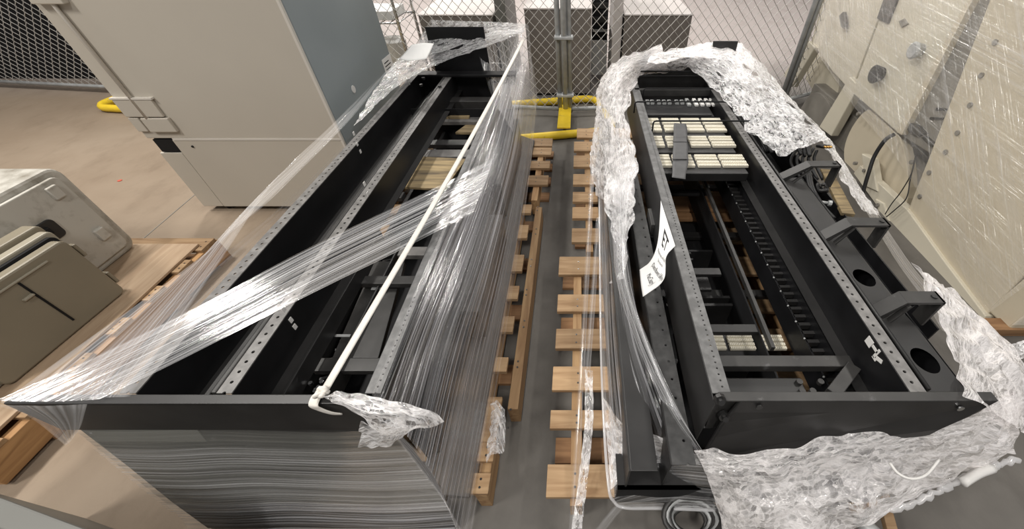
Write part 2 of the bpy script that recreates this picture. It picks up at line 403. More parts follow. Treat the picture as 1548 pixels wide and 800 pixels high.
# ================================================================== BOXES AND SHELF BEHIND THE FENCE
def cabinet_box(x0, x1, y0, y1, h, label, grp='taupe metal boxes behind the fence'):
    t = thing('metal_cabinet', label, 'cabinet', ((x0+x1)/2, (y0+y1)/2, 0), grp)
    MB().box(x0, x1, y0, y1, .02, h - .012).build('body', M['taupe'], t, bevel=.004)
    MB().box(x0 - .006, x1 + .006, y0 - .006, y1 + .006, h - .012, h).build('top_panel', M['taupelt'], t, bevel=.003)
    MB().box(x0 + .02, x1 - .02, y0 + .02, y1 - .02, 0, .02).build('plinth', M['matte'], t)
cabinet_box(-.49, .10, 4.0, 4.75, .735, 'taupe metal cabinet with pale top right behind the triple fence post')
cabinet_box(.40, 1.00, 4.05, 4.80, .68, 'taupe metal cabinet with pale top, third from left behind the fence')
cabinet_box(-1.55, -.84, 4.35, 5.10, .62, 'low taupe metal cabinet with pale top above the wrapped rack end')
tag(MB().box(-.80, -.70, 4.3, 5.0, 0, 1.1).build('grey_panel', M['gcab'], bevel=.004), 'narrow grey upright panel between two taupe cabinets behind the fence', 'panel')
tag(MB().prism([(.30, 4.1, 0), (.385, 4.1, 0), (.385, 4.1, .85), (.25, 4.1, 1.25), (.20, 4.1, 1.25), (.30, 4.1, .75)], (0, .5, 0)).build('side_panel', M['taupelt'], bevel=.003), 'pale curved side panel leaning beside the third taupe cabinet', 'panel')
t = thing('equipment_unit', 'black electronic unit standing in the gap between two taupe cabinets', 'equipment', (.18, 4.5, 0))
MB().box(.125, .285, 4.62, 4.9, .34, 1.0).build('body', M['matte'], t, bevel=.004)
for z in (.50, .62, .80): MB().box(.13, .28, 4.605, 4.62, z, z + .05).build('drive_face', M['dark'], t, bevel=.002)
MB().box(.13, .28, 4.60, 4.62, .42, .44).build('front_lip', M['galv'], t)
tag(MB().box(.12, .29, 4.61, 4.92, 0, .34).build('cardboard_box', M['white'], bevel=.004), 'small white box under the black unit between taupe cabinets', 'box')
# wire shelf trolley behind the fence, right of the tall cabinet
t = thing('wire_shelf', 'chrome wire shelf unit behind the fence beside the tall cabinet', 'shelf', (-1.95, 4.3, 0))
sx0, sx1, sy0, sy1 = -2.25, -1.62, 4.0, 4.45
for x in (sx0, sx1):
    for y in (sy0, sy1):
        MB().tube([(x, y, 0), (x, y, 1.7)], .014, 8).build('post', M['chrome'], t, smooth=True)
for z in (.25, .62, 1.0):
    m = MB()
    for k in range(9): m.tube([(sx0 + k*(sx1-sx0)/8, sy0, z), (sx0 + k*(sx1-sx0)/8, sy1, z)], .004, 5)
    for y in (sy0, sy1): m.tube([(sx0, y, z), (sx1, y, z)], .008, 6)
    m.build('shelf_grid', M['chrome'], t, smooth=True)
tag(MB().box(-2.1, -1.68, 4.05, 4.4, .632, .70).build('paper_stack', M['paper'], bevel=.004), 'white paper bundle on the upper wire shelf', 'paper')
m = MB(); m.tube([(-1.80, 4.2, .262), (-1.80, 4.2, .30), (-1.80, 4.2, .44), (-1.80, 4.2, .46)], [.10, .11, .12, .10], 18)
tag(m.build('bucket', M['white'], smooth=False), 'round white tub on the lower wire shelf', 'bucket')

# ================================================================== TALL BEIGE CABINET
cx0, cx1, cy0, cy1 = -2.39, -1.315, 2.03, 2.955
t = thing('tall_cabinet', 'tall beige cabinet with blue-grey side behind the left rack', 'cabinet', ((cx0+cx1)/2, (cy0+cy1)/2, 0))
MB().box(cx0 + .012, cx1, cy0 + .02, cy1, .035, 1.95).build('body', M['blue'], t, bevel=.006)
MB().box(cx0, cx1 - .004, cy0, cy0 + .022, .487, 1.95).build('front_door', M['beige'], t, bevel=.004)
MB().box(cx0 + .13, cx1 - .004, cy0, cy0 + .022, .035, .478).build('kick_panel', M['beige'], t, bevel=.004)
MB().box(cx0, cx0 + .127, cy0 + .002, cy0 + .024, .035, .40).build('kick_stile', M['beige'], t, bevel=.004)
MB().box(cx1 - .012, cx1 + .002, cy0 - .002, cy0 + .014, .035, 1.95).build('corner_trim', M['beigelt'], t, bevel=.002)
MB().box(cx0 + .14, cx1 - .006, cy0 - .003, cy0 + .021, .476, .488).build('seam_rail', M['beigelt'], t)  # paler than the door: light caught by the lip is put into its colour
MB().box(cx0 + .02, cx0 + .15, cy0 + .004, cy0 + .021, .405, .478).build('lock_recess', M['matte'], t)
MB().tube([(cx0 + .105, cy0 - .012, .60), (cx0 + .075, cy0 - .012, 1.80)], .009, 8).build('lock_rod', M['beigelt'], t, smooth=True)
hb = MB(); hb.box(cx0 + .0, cx0 + .20, cy0 - .016, cy0, .61, .70)
hb.build('hinge_plate', M['beige'], t, bevel=.004)
MB().box(cx0 + .07, cx0 + .215, cy0 - .02, cy0, .53, .605).build('hinge_plate', M['beige'], t, bevel=.004)
MB().box(cx0 + .0, cx0 + .055, cy0 - .014, cy0, .53, .605).build('hinge_plate', M['beige'], t, bevel=.004)
MB().box(cx0 - .004, cx0 + .21, cy0 - .019, cy0, .70, .708).build('hinge_lip', M['beigelt'], t)
MB().box(cx0 + .02, cx0 + .16, cy0 - .03, cy0, 1.105, 1.16).build('rod_guide', M['beige'], t, bevel=.004)
MB().disc((cx0 + .22, cy0 - .002, .44), (0, 1, 0), .006, .006).build('keyhole', M['matte'], t)
for x, y in ((cx0 + .12, cy0 + .06), (cx1 - .15, cy0 + .06), (cx0 + .12, cy1 - .06), (cx1 - .15, cy1 - .06)):
    MB().tube([(x, y, 0), (x, y, .012), (x, y, .012), (x, y, .04)], [.03, .03, .012, .012], 12).build('foot', M['matte'], t)
MB().disc((cx1 + .001, 2.336, .639), (1, 0, 0), .02, .003, 18).build('round_sticker', M['white'], t)
a = cx1 + .001
MB().box(a, a + .0015, 2.80, 2.952, .52, .66).build('paper_label', M['paper'], t)
m = MB()
for k in range(5): m.box(a + .0015, a + .0022, 2.82, 2.90 + .02*(k % 2), .55 + .02*k, .556 + .02*k)
m.build('printed_lines', M['ink'], t)

# ================================================================== PALLETS
def pallet(x0, x1, y0, y1, rows, label, stx, z=.14, brown=False, ex=None, grp='wooden pallets under the racks'):
    t = thing('pallet', label, 'pallet', ((x0+x1)/2, (y0+y1)/2, 0), grp)
    for k, (a, b) in enumerate(rows):
        dx = (ex or {}).get(k, 0)
        m = MB(); m.box(x0 + dx, x1, a, b, z - .018, z); ob = m.build('deck_board', M['pine'], t, bevel=.002)
    for x in stx:
        MB().box(x - .019, x + .019, y0, y1, .018 if y1 - y0 > .5 else 0, z - .018).build('stringer', M['oak'] if brown else M['piney'], t, bevel=.002)
    for k in range(4 if y1 - y0 > .5 else 0):
        a = y0 + .16 + k*(y1 - y0 - .25)/3
        MB().box(x0 + .015, x1, a, a + .09, 0, .018).build('base_board', M['oakx'], t, bevel=.002)
    m = MB()
    for k, (a, b) in enumerate(rows):
        for x in stx:
            for f in (.3, .7): m.disc((x + .004*((k % 3)-1), a + (b-a)*f, z), (0, 0, 1), .004, .002, 6)
    m.build('nail_heads', M['bolt'], t)
    return t
def rows_of(px, L, z=.14):
    return sorted((PZ(px, y1, z).y, PZ(px, y0, z).y) for y0, y1 in L)
rr = rows_of(840, [(388, 415), (445, 471), (497, 527), (554, 590), (620, 648), (702, 752)])
pallet(-.105, .95, .33, 1.43, rr, 'pallet with spaced wide boards under the near end of the right rack', (-.012, .42, .9), ex={2: .0, 3: .004, 4: .003, 5: 0})
rr = rows_of(864, [(345, 366), (313, 330), (290, 305), (263, 279), (235, 252), (214, 228), (194, 208)])
pallet(-.045, .95, 1.50, 2.78, rr, 'pallet under the far end of the right rack, beside the fence foot', (.05, .45, .9), ex={6: .02, 5: .0})
rr = rows_of(795, [(309, 322), (340, 360), (385, 410), (432, 452), (478, 502), (540, 562), (600, 668)])
pallet(-1.30, -.285, .64, 1.90, [(a, b) for a, b in rr], 'pallet with bright stringer under the middle of the left rack', (-.245, -.355, -.8, -1.2), ex={})
rr = rows_of(822, [(209, 221), (223, 234), (243, 254), (265, 279)])
pallet(-1.30, -.205, 1.97, 2.80, rr, 'pallet under the far end of the left rack, beyond the long stringer', (-.28, -.75, -1.2))
rr = [(.36, .42), (.455, .52)]
pallet(-1.22, -.285, .36, .52, rr, 'pallet end under the near end of the left rack', (-.31, -.8, -1.15), z=.135)
m = MB()
# ================================================================== LEFT PALLET WITH ENCLOSURES
t = pallet(-2.98, -1.955, .42, 1.60, [(.43, .53), (.60, .69), (.78, .87), (.96, 1.05), (1.15, 1.24), (1.33, 1.42), (1.49, 1.59)], 'pallet at far left carrying the pale enclosures and a board', (-1.975, -2.45, -2.92), brown=True, grp='wooden pallets beside the left rack')
tag(MB().box(-2.80, -1.99, .46, 1.53, .1405, .152).build('plywood_sheet', M['ply'], bevel=.002), 'brown board lying on the pallet under the pale enclosures', 'board')
def rbox(x0, x1, y0, y1, z0, z1, r, axis='x', n=5):
    """box with the four edges along axis x rounded"""
    pts = []
    for cy, cz, a0 in ((y1 - r, z1 - r, 0), (y0 + r, z1 - r, 90), (y0 + r, z0 + r, 180), (y1 - r, z0 + r, 270)):
        for k in range(n + 1):
            a = math.radians(a0 + 90*k/n); pts.append((x0, cy + r*math.cos(a), cz + r*math.sin(a)))
    return MB().prism(pts, (x1 - x0, 0, 0))
t = thing('equipment_enclosure', 'dirty white enclosure with rounded corners standing at the back of the left pallet', 'enclosure', (-2.6, 1.1, .152))
rbox(-3.05, -2.30, .72, 1.53, .153, .605, .05).build('body', M['case'], t, bevel=.012)
rbox(-2.30, -2.283, .77, 1.49, .19, .575, .025).build('door', M['case'], t, bevel=.004)
for y, z in ((1.44, .50), (1.44, .27)):
    MB().box(-2.286, -2.268, y - .03, y + .012, z, z + .055).build('hinge', M['case'], t, bevel=.004)
rbox(-2.283, -2.275, 1.24, 1.34, .375, .46, .02).build('latch_plate', M['dark'], t, bevel=.003)
MB().box(-2.276, -2.262, 1.27, 1.30, .41, .44).build('latch', M['matte'], t, bevel=.003)
# tan enclosure leaning in front
def rot_thing(t, ang):
    t.rotation_euler = ang
t = thing('equipment_enclosure', 'olive-tan enclosure with raised door propped in front of the white one', 'enclosure', (-2.10, .98, .153))
rbox(-2.26, -2.20, .70, 1.235, .155, .50, .02).build('back_shell', M['tan'], t, bevel=.006)
rbox(-2.19, -2.15, .70, 1.22, .155, .485, .02).build('rim', M['tanlt'], t, bevel=.006)
rbox(-2.2, -2.19, .71, 1.215, .16, .475, .02).build('gasket', M['matte'], t)
rbox(-2.15, -2.135, .72, 1.205, .17, .47, .02).build('gasket', M['matte'], t)
rbox(-2.135, -2.09, .71, 1.195, .155, .462, .025).build('door', M['tan'], t, bevel=.008)
MB().box(-2.092, -2.084, .78, 1.10, .425, .432).build('door_rib', M['tanlt'], t, bevel=.002)
MB().box(-2.092, -2.087, .985, .992, .2, .42).build('door_seam', M['matte'], t)
MB().box(-2.092, -2.08, .95, .985, .36, .368).build('latch', M['tanlt'], t, bevel=.002)
for z in (.20, .36): MB().box(-2.15, -2.10, 1.2, 1.214, z, z + .06).build('hinge', M['tan'], t, bevel=.003)
t.rotation_euler = (0, 0, math.radians(-3))
t = thing('enclosure_lid', 'olive ribbed lid leaning at the picture edge before the tan enclosure', 'lid', (-2.2, .8, .153))
rbox(-2.20, -2.17, .58, .86, .155, .36, .02).build('panel', M['tan'], t, bevel=.004)
rbox(-2.165, -2.14, .58, .845, .155, .345, .02).build('panel', M['tanlt'], t, bevel=.004)
t = thing('dark_chassis', 'dark green-black chassis with ribs on the left pallet at the picture edge', 'equipment', (-2.2, .62, .153))
MB().box(-2.35, -2.15, .52, .70, .153, .26).build('body', M['matte'], t, bevel=.006)
for k in range(4): MB().box(-2.15, -2.13, .53 + .04*k, .55 + .04*k, .16, .25).build('rib', M['dark2'], t, bevel=.003)
# grey cabinet in the bottom-left corner
a, b = PZ(0, 752, .5), PZ(128, 800, .5)
d = (b - a).normalized(); n = Vector((d.y, -d.x, 0))
t = thing('floor_cabinet', 'grey metal cabinet cut off by the bottom-left corner', 'cabinet', a)
e = a - d*.35; f = b + d*.15
def quadbox(e, f, n, dep, z0, z1, ofs=0):
    e = e + n*ofs - d*(-ofs); f = f + n*ofs - d*ofs
    return MB().prism([(e.x, e.y, z0), (f.x, f.y, z0), (f.x + n.x*dep, f.y + n.y*dep, z0), (e.x + n.x*dep, e.y + n.y*dep, z0)], (0, 0, z1 - z0))
quadbox(e, f, n, .45, .0, .47, .01).build('body', M['gcab'], t, bevel=.004)
quadbox(e, f, n, .47, .472, .5).build('lid', M['gcab'], t, bevel=.004)
quadbox(e, f, n, .40, .5, .512, .045).build('top_pad', M['gcab'], t, bevel=.003)

# ================================================================== LEFT RACK
def channel(parent, xs, xe, y0, y1, ztop, depth, side, lip=.03, stripmat='strip', lipw=None):
    """C channel along Y: punched flange xs..xe on top, web down from its inner/outer side, lip at the bottom"""
    ob = MB().box(-(xe-xs)/2, (xe-xs)/2, 0, y1 - y0, -.003, 0).build('punched_flange', M[stripmat], parent)
    ob.location = ((xs+xe)/2 - parent.location.x, y0 - parent.location.y, ztop - parent.location.z); ob.matrix_parent_inverse = Matrix()
    xw = xe if side > 0 else xs
    MB().box(xw - .003, xw, y0, y1, ztop - depth, ztop - .003).build('channel_web', M['black'], parent)
    a, b = (xw, xw + lip) if side > 0 else (xw - lip, xw)
    if side > 0 or side < 0:
        MB().box(a, b, y0, y1, ztop - depth - .003, ztop - depth).build('channel_lip', M['dark'], parent)
LT = thing('equipment_rack', 'black steel rack lying open under a white strap on the left pallets', 'rack', (-.9, 1.6, .3))
y0, y1 = .45, 2.76
channel(LT, -1.105, -1.065, y0, y1, .60, .145, 1, .055)
channel(LT, -.872, -.835, y0, y1, .60, .11, 1, .03)
MB().box(-.885, -.872, y0, y1, .585, .603).build('edge_bead', M['dark2'], LT, bevel=.003)
MB().box(-1.005, -.99, y0, y1, .455, .50).build('inner_rib', M['dark'], LT, bevel=.002)
# white slot marks on the webs
m = MB()
for (px, py) in ((535, 202), (540, 218), (545, 229), (617, 120), (619, 126), (551, 278), (556, 293)):
    X = -1.064 if px < 550 else (-.834)
    if px > 600: X = -1.064
    q = PX(px, py, X); MB().obox(q, (.001, 0, 0), (0, .007, .0), (0, 0, .008)).build('web_slot', M['white'], LT)
for (px, py) in ((429, 468), (440, 484), (446, 494)):
    q = PX(px, py, -.834); MB().obox(q, (.001, 0, 0), (0, .006, 0), (0, 0, .008)).build('web_slot', M['white'], LT)
# right rail
channel(LT, -.515, -.478, y0, y1 - .5, .60, .12, -1, .03, 'strip2')
# near top angle
m = MB()
m.prism([(-1.352, .422, .60), (-.548, .422, .60), (-.50, .422, .455), (-1.352, .422, .455)], (0, .006, 0))
m.box(-1.352, -.548, .422, .446, .594, .602)
m.build('top_angle', M['dark'], LT, bevel=.002)
# base at the far end
m = MB(); m.box(-.965, -.60, 2.775, 2.783, .30, .855); m.box(-.965, -.60, 2.70, 2.775, .30, .306)
m.build('base_plate', M['black'], LT)
MB().box(-.97, -.50, 2.52, 2.60, .455, .50).build('base_angle', M['dark2'], LT, bevel=.002)
MB().box(-1.05, -.42, 2.66, 2.74, .60, .615).build('cross_tie', M['black'], LT, bevel=.002)
MB().box(-1.05, -.42, 2.40, 2.405, .25, .50).build('web_plate', M['matte'], LT)
MB().box(-1.065, -.60, 2.752, 2.757, .30, .60).build('web_plate', M['black'], LT)
for x, y in ((-1.0, 2.62), (-.98, 2.5), (-.86, 2.48)):
    MB().tube([(x, y, .60), (x, y, .60 + .012)], .011, 6).build('bolt', M['bolt'], LT)
# cable ladder strip with slots and an inner rail (lower)
m = MB(); m.box(-.80, -.79, y0, 1.2, .44, .50); m.box(-.735, -.728, y0, 1.2, .36, .44)
m.build('inner_rail', M['dark'], LT, bevel=.002)
for k in range(21): MB().obox((-.765, y0 + .02 + k*.035, .40), (.026, .01, 0), (-.001, .004, 0), (0, 0, .004)).build('cable_finger', M['dark'], LT)
MB().box(-.86, -.60, y0, 2.6, .200, .206).build('floor_tray', M['matte'], LT)
# cross members seen inside, from pixel rows at depth
def crossbar(parent, px0, px1, py0, py1, z, m_, x0=None, x1=None, name='cross_member', th=.02):
    A, B = PZ(px0, py1, z), PZ(px1, py0, z)
    return MB().box(x0 if x0 is not None else A.x, x1 if x1 is not None else B.x, A.y, B.y, z - th, z).build(name, m_, parent, bevel=.002)
# a second rack beneath, whose frame shows inside
LT2 = thing('equipment_rack', 'second black rack frame lying beneath the left rack, seen inside it', 'rack', (-.75, 1.5, .142))
def cbar(px0, px1, pa, pb, z, m_, name='cross_member', th=.022):
    A, B = PZ(px0, pb, z), PZ(px1, pa, z)
    return MB().box(A.x, max(B.x, A.x + .05), A.y, B.y, z - th, z).build(name, m_, LT2, bevel=.002)
for (x0_, x1_, pa, pb, m_) in ((640, 750, 174, 184, 'steel'), (628, 735, 211, 219, 'dark'), (606, 722, 226, 237, 'steel'), (568, 612, 290, 299, 'dark2'), (600, 690, 373, 386, 'steel'), (540, 650, 417, 429, 'dark2')):
    cbar(x0_, x1_, pa, pb, .45, M[m_])
cbar(472, 590, 541, 561, .42, M['dark2'], 'wide_plate')
A, B = PZ(500, 541, .415), PZ(560, 395, .415)
MB().prism([PZ(502, 541, .415), PZ(572, 541, .415), PZ(612, 395, .415), PZ(566, 395, .415)], (0, 0, -.02)).build('centre_plate', M['dark2'], LT2, bevel=.002)
MB().box(-.46, -.44, .46, 2.4, .16, .36).build('side_rail', M['dark'], LT2, bevel=.002)
MB().box(-.88, -.86, .46, 2.6, .16, .36).build('side_rail', M['dark'], LT2, bevel=.002)
for a, b in ((505, 509), (434, 438)): cbar(505 if a > 500 else 560, 520 if a > 500 else 575, a, b, .43, M['galv'], 'bright_edge', .004)
MB().prism([(-.475, .345, .21), (-.335, .345, .155), (-.335, .345, .142), (-.475, .345, .142)], (0, 2.355, 0)).build('side_flange', M['dark2'], LT2, bevel=.002)
MB().box(-.474, -.468, .44, 2.70, .16, .59).build('side_panel', M['dark'], LT2)
MB().box(-.45, -.37, .9, 1.5, .20, .36).build('side_box', M['dark2'], LT2, bevel=.004)
MB().box(-.46, -.40, 1.7, 2.5, .20, .40).build('side_box', M['dark'], LT2, bevel=.004)
MB().prism([(-1.32, .432, .452), (-.50, .432, .452), (-.45, .386, .305), (-.40, .335, .143), (-.385, .295, .01), (-1.19, .295, .01), (-1.235, .335, .143)], (0, .012, 0)).build('sloped_end', M['dark2'], LT2)
MB().prism([(-1.318, .428, .452), (-1.01, .428, .452), (-1.01, .392, .30), (-1.295, .392, .30)], (0, .003, 0)).build('grey_gusset', M['gcab'], LT2)
for (px, py) in ((470, 580), (487, 578), (477, 592), (482, 586)):
    q = PZ(px, py, .44); MB().disc(q, (0, 0, 1), .006, .01, 8).build('bolt', M['chrome'], LT2)
# stained ply board inside, wood seen below
A = PZ(606, 283, .462); B = PZ(700, 238, .462)
tag(MB().prism([PZ(604, 282, .462), PZ(672, 286, .462), PZ(705, 240, .462), PZ(630, 236, .462)], (0, 0, -.012)).build('plywood_offcut', M['plyold'], bevel=.002), 'stained plywood offcut lying inside the left rack', 'board')
for lab, (p0, p1, z) in {'pale scrap of wood under the far cross members of the left rack': ((688, 200), (728, 186), .43),
                          'small wooden scrap nearest the far end inside the left rack': ((674, 177), (712, 170), .462)}.items():
    A, B = PZ(*p0, z), PZ(*p1, z)
    tag(MB().prism([(A.x, A.y, z - .015), (B.x, A.y, z - .015), (B.x, B.y, z - .015), (A.x + .05, B.y, z - .015)], (0, 0, .015)).build('wood_scrap', M['plyold'], bevel=.002), lab, 'wood scrap')

# white strap tied from the far corner to the near angle
A = PY(791, 60, 2.74); B = Vector((-.60, .436, .606))
B = PZ(487, 596, .615)
t = thing('tie_strap', 'white flat strap stretched diagonally over the left rack to its near bar', 'strap', B)
n = 24; rows = []
dirv = (B - A); side = dirv.cross(Vector((0, 0, 1))).normalized()
pts = [A.lerp(B, k/n) + Vector((0, 0, -.02*math.sin(math.pi*k/n))) for k in range(n + 1)]
rows = [[p + side*.010 for p in pts[::4]], [p + Vector((0, 0, .002)) for p in pts[::4]], [p - side*.010 for p in pts[::4]]]
sheet('strap_run', rows, 40, 4, M['strap'], t, thick=.002)
q = PY(478, 612, .418)
sheet('strap_loop', [[Vector((q.x - .02, .450, .585)), Vector((q.x - .02, .442, .606)), Vector((q.x - .017, .416, .606)), Vector((q.x - .008, .414, .585)), Vector((q.x + .016, .414, .562)), Vector((q.x + .04, .416, .556))],
                     [Vector((q.x + .004, .450, .585)), Vector((q.x + .004, .442, .606)), Vector((q.x + .005, .416, .606)), Vector((q.x + .010, .414, .592)), Vector((q.x + .025, .414, .574)), Vector((q.x + .042, .416, .562))]], 30, 4, M['strap'], t, thick=.002)
m = MB()
kp = [B + Vector((.012*math.cos(k*1.9), .010*math.sin(k*1.3), .006 + .006*math.sin(k*2.3))) for k in range(12)]
m.tube(spline(kp, 60), .0055, 7); m.build('knot', M['strap'], t, smooth=True)

# ------------------------------------------------------------------ stretch wrap on the left rack
LW = thing('stretch_wrap', 'clear stretch film wrapped tightly round the left rack', 'plastic wrap', (-.9, 1.5, .142), 'stretch film')
# right side sheet: rail to pallet, pulled towards the far corner
top = [PZ(562, 597, .609), PZ(602, 500, .609), PZ(648, 395, .609), PZ(694, 290, .609), PZ(732, 190, .63), PY(788, 38, 2.79)]
mid = [PZ(638, 690, .45), PZ(680, 520, .50), PZ(720, 400, .50), PZ(750, 300, .50), PZ(775, 200, .55), PY(794, 60, 2.80)]
bot = [PZ(706, 850, .05), PZ(752, 580, .15), PZ(778, 420, .15), PZ(796, 300, .16), PZ(806, 215, .2), PY(812, 138, 2.82)]
low = [a.lerp(b, .5) + Vector((.012, 0, 0)) for a, b in zip(mid, bot)]
sheet('side_film', [top, mid, low, bot], 50, 150, M['side'], LW, amp=0.0021, fscale=57.2, stretch=.02)
# upright film over the far right corner
sheet('corner_film', [[PY(718, 55, 2.79), PY(728, 100, 2.76), PY(745, 152, 2.66)], [PY(757, 47, 2.80), PY(768, 110, 2.75), PZ(757, 170, .63)], [PY(796, 38, 2.81), PY(796, 100, 2.80), PZ(775, 200, .56)]], 30, 60, M['band'], LW, amp=0.0021, fscale=52.8, stretch=.05)
sheet('corner_film', [[PY(796, 38, 2.80), PY(800, 90, 2.80), PY(803, 140, 2.78)], [PY(799, 38, 2.95), PY(808, 135, 2.95), PY(812, 180, 2.95)]], 20, 20, M['side'], LW, amp=0.0014, fscale=44)
# far end film over the base
sheet('far_end_film', [[PY(652, 30, 2.79), PY(700, 32, 2.80), PY(745, 33, 2.80), PY(795, 36, 2.80)],
                       [PY(628, 70, 2.77), PY(680, 62, 2.77), PY(735, 50, 2.79), PY(793, 42, 2.79)],
                       [PY(612, 88, 2.74), PY(668, 78, 2.75), PY(730, 57, 2.78), PY(790, 50, 2.785)]], 60, 30, M['crump'], LW, amp=0.0021, fscale=48.4)
sheet('far_end_film', [[PY(600, 88, 2.72), PY(665, 72, 2.765), PY(735, 50, 2.785), PY(790, 42, 2.79)],
                       [PZ(560, 145, .63), PY(640, 100, 2.70), PY(700, 78, 2.74), PY(788, 50, 2.78)],
                       [PZ(535, 190, .612), PZ(600, 130, .64), PY(660, 98, 2.66), PY(725, 72, 2.74)]], 60, 60, M['crump'], LW, amp=.004, crinkle=.006, cs=30)
# the white slip under the film
# left side film from bar end to the far base
inn = [PZ(196, 600, .609), PZ(250, 520, .609), PZ(330, 400, .609), PZ(420, 268, .612), PZ(500, 190, .62), PZ(575, 115, .66)]
out = [Vector((-1.36, .425, .60)), PZ(110, 530, .592), PZ(215, 455, .59), PZ(317, 378, .592), PZ(402, 308, .60), PZ(447, 264, .605), PZ(537, 172, .64), PZ(596, 94, .68)]
sheet('side_film', [inn, [a.lerp(b, .5) + Vector((0, 0, .004)) for a, b in zip(inn, out)], out], 60, 60, M['haze'], LW, amp=0.0014, fscale=52.8, stretch=.03)
# lower side sheet beneath, down to the pallet
o3 = [Vector((-1.22, .40, .16)), Vector((-1.2, .8, .16)), Vector((-1.19, 1.3, .16)), Vector((-1.17, 1.9, .16)), Vector((-1.13, 2.4, .16)), Vector((-1.05, 2.8, .20))]
o2_ = [Vector((-1.33, .43, .56)), Vector((-1.27, .8, .56)), Vector((-1.2, 1.3, .56)), Vector((-1.16, 1.7, .57)), Vector((-1.12, 2.2, .58)), Vector((-1.08, 2.6, .62))]
sheet('side_film', [o2_, o3], 40, 30, M['clear'], LW, amp=0.0014, fscale=44, stretch=.03)
# diagonal band
up = [Vector((-1.36, .425, .612)), PZ(150, 535, .62), PZ(312, 456, .628), PZ(450, 383, .63), PZ(560, 330, .63), PZ(660, 283, .63), PZ(745, 240, .60)]
lo = [PZ(150, 604, .612), PZ(270, 546, .62), PZ(380, 490, .625), PZ(500, 430, .628), PZ(590, 386, .628), PZ(672, 344, .625), PZ(715, 322, .600)]
sheet('diagonal_band', [up, [a.lerp(b, .35) - Vector((0, 0, .008)) for a, b in zip(up, lo)], [a.lerp(b, .7) - Vector((0, 0, .006)) for a, b in zip(up, lo)], lo], 60, 110, M['band'], LW, amp=0.0021, fscale=79.2, stretch=.015)
# drape over the near bar at its left end
sheet('bar_drape', [[Vector((-1.362, .418, .606)), Vector((-1.25, .414, .607)), PY(132, 611, .414)], [PY(45, 632, .41), PY(90, 640, .41), PY(122, 645, .41)], [PY(98, 674, .405), PY(106, 668, .405), PY(112, 660, .405)]], 30, 24, M['haze'], LW, amp=0.0014, fscale=44, swap=True)
# end sheet below the bar, horizontal pull, wraps round the right corner
def ES(x, z, d=.010):
    y = .432 - (.452 - z)*(.432 - .335)/(.452 - .143) - d
    return Vector((x, y, z))
def row(z, xl, xr, d=.010): return [ES(xl + (xr - xl)*k/5, z, d + .004*math.sin(k*2.1)) for k in range(6)]
e1, e2, e3, e4 = row(.452, -1.321, -.495), row(.30, -1.279, -.445), row(.15, -1.238, -.40), row(.01, -1.192, -.37)
sheet('end_film', [e1, e2, e3], 60, 120, M['endf'], LW, amp=.0018, fscale=60, stretch=.03)
sheet('end_film', [row(.40, -1.305, -.475, .016), row(.25, -1.265, -.425, .018), row(.13, -1.232, -.39, .018)], 60, 120, M['tight'], LW, amp=.0018, fscale=60, stretch=.03, seed=3.)
sheet('end_film', [row(.165, -1.235, -.40, .014), row(.08, -1.20, -.385, .03), row(.004, -1.21, -.37, .05)], 80, 40, M['side'], LW, amp=.004, fscale=40, stretch=.1)
c1 = [ES(-.497, .452), ES(-.447, .30), ES(-.40, .15), ES(-.37, .01)]
c2 = [PZ(590, 645, .50), PZ(642, 695, .44), PZ(680, 775, .25), PZ(706, 850, .06)]
sheet('corner_film', [c1, [a.lerp(b, .5) for a, b in zip(c1, c2)], c2], 50, 60, M['side'], LW, amp=.002, fscale=50, stretch=.03)
# bunched bag knotted at the right end of the bar
g1 = [PZ(488, 600, .63), PZ(515, 594, .66), PZ(560, 596, .67), PZ(610, 606, .66), PZ(645, 620, .64), PZ(668, 640, .60)]
g2 = [PZ(500, 606, .64), PZ(540, 625, .68), PZ(580, 630, .68), PZ(620, 632, .66), PZ(640, 640, .63), PZ(650, 650, .59)]
g3 = [PZ(520, 612, .61), PZ(560, 655, .60), PZ(585, 665, .60), PZ(610, 665, .59), PZ(625, 655, .58), PZ(640, 650, .57)]
sheet('loose_bunch', [g1, g2, g3], 60, 50, M['crump'], LW, crinkle=.010, cs=22, flat=False, ragged=.02)
g4 = [PY(543, 640, .408), PY(590, 640, .39), PY(612, 625, .40)]
g5 = [PY(542, 676, .404), PY(585, 678, .39), PY(614, 660, .40)]
sheet('loose_bunch', [g4, g5], 30, 20, M['crump'], LW, crinkle=.007, cs=34)
# crumple by the pallet stringer
g1 = [PZ(742, 610, .20), PZ(752, 605, .21), PZ(762, 620, .20)]; g2 = [PZ(738, 650, .17), PZ(752, 645, .19), PZ(764, 680, .15)]; g3 = [PZ(735, 700, .15), PZ(742, 690, .16), PZ(748, 690, .15)]
sheet('loose_bunch', [g1, g2, g3], 30, 40, M['crump'], LW, crinkle=.010, cs=36)
# paper slip trapped under the film at the far left corner
tag(sheet('paper_slip', [[PZ(622, 68, .80), PZ(640, 65, .803), PZ(656, 66, .80)], [PZ(603, 90, .775), PZ(624, 92, .778), PZ(645, 89, .775)]], 12, 8, M['paper'], thick=.001), 'white paper slip trapped under the film at the far end of the left rack', 'paper')

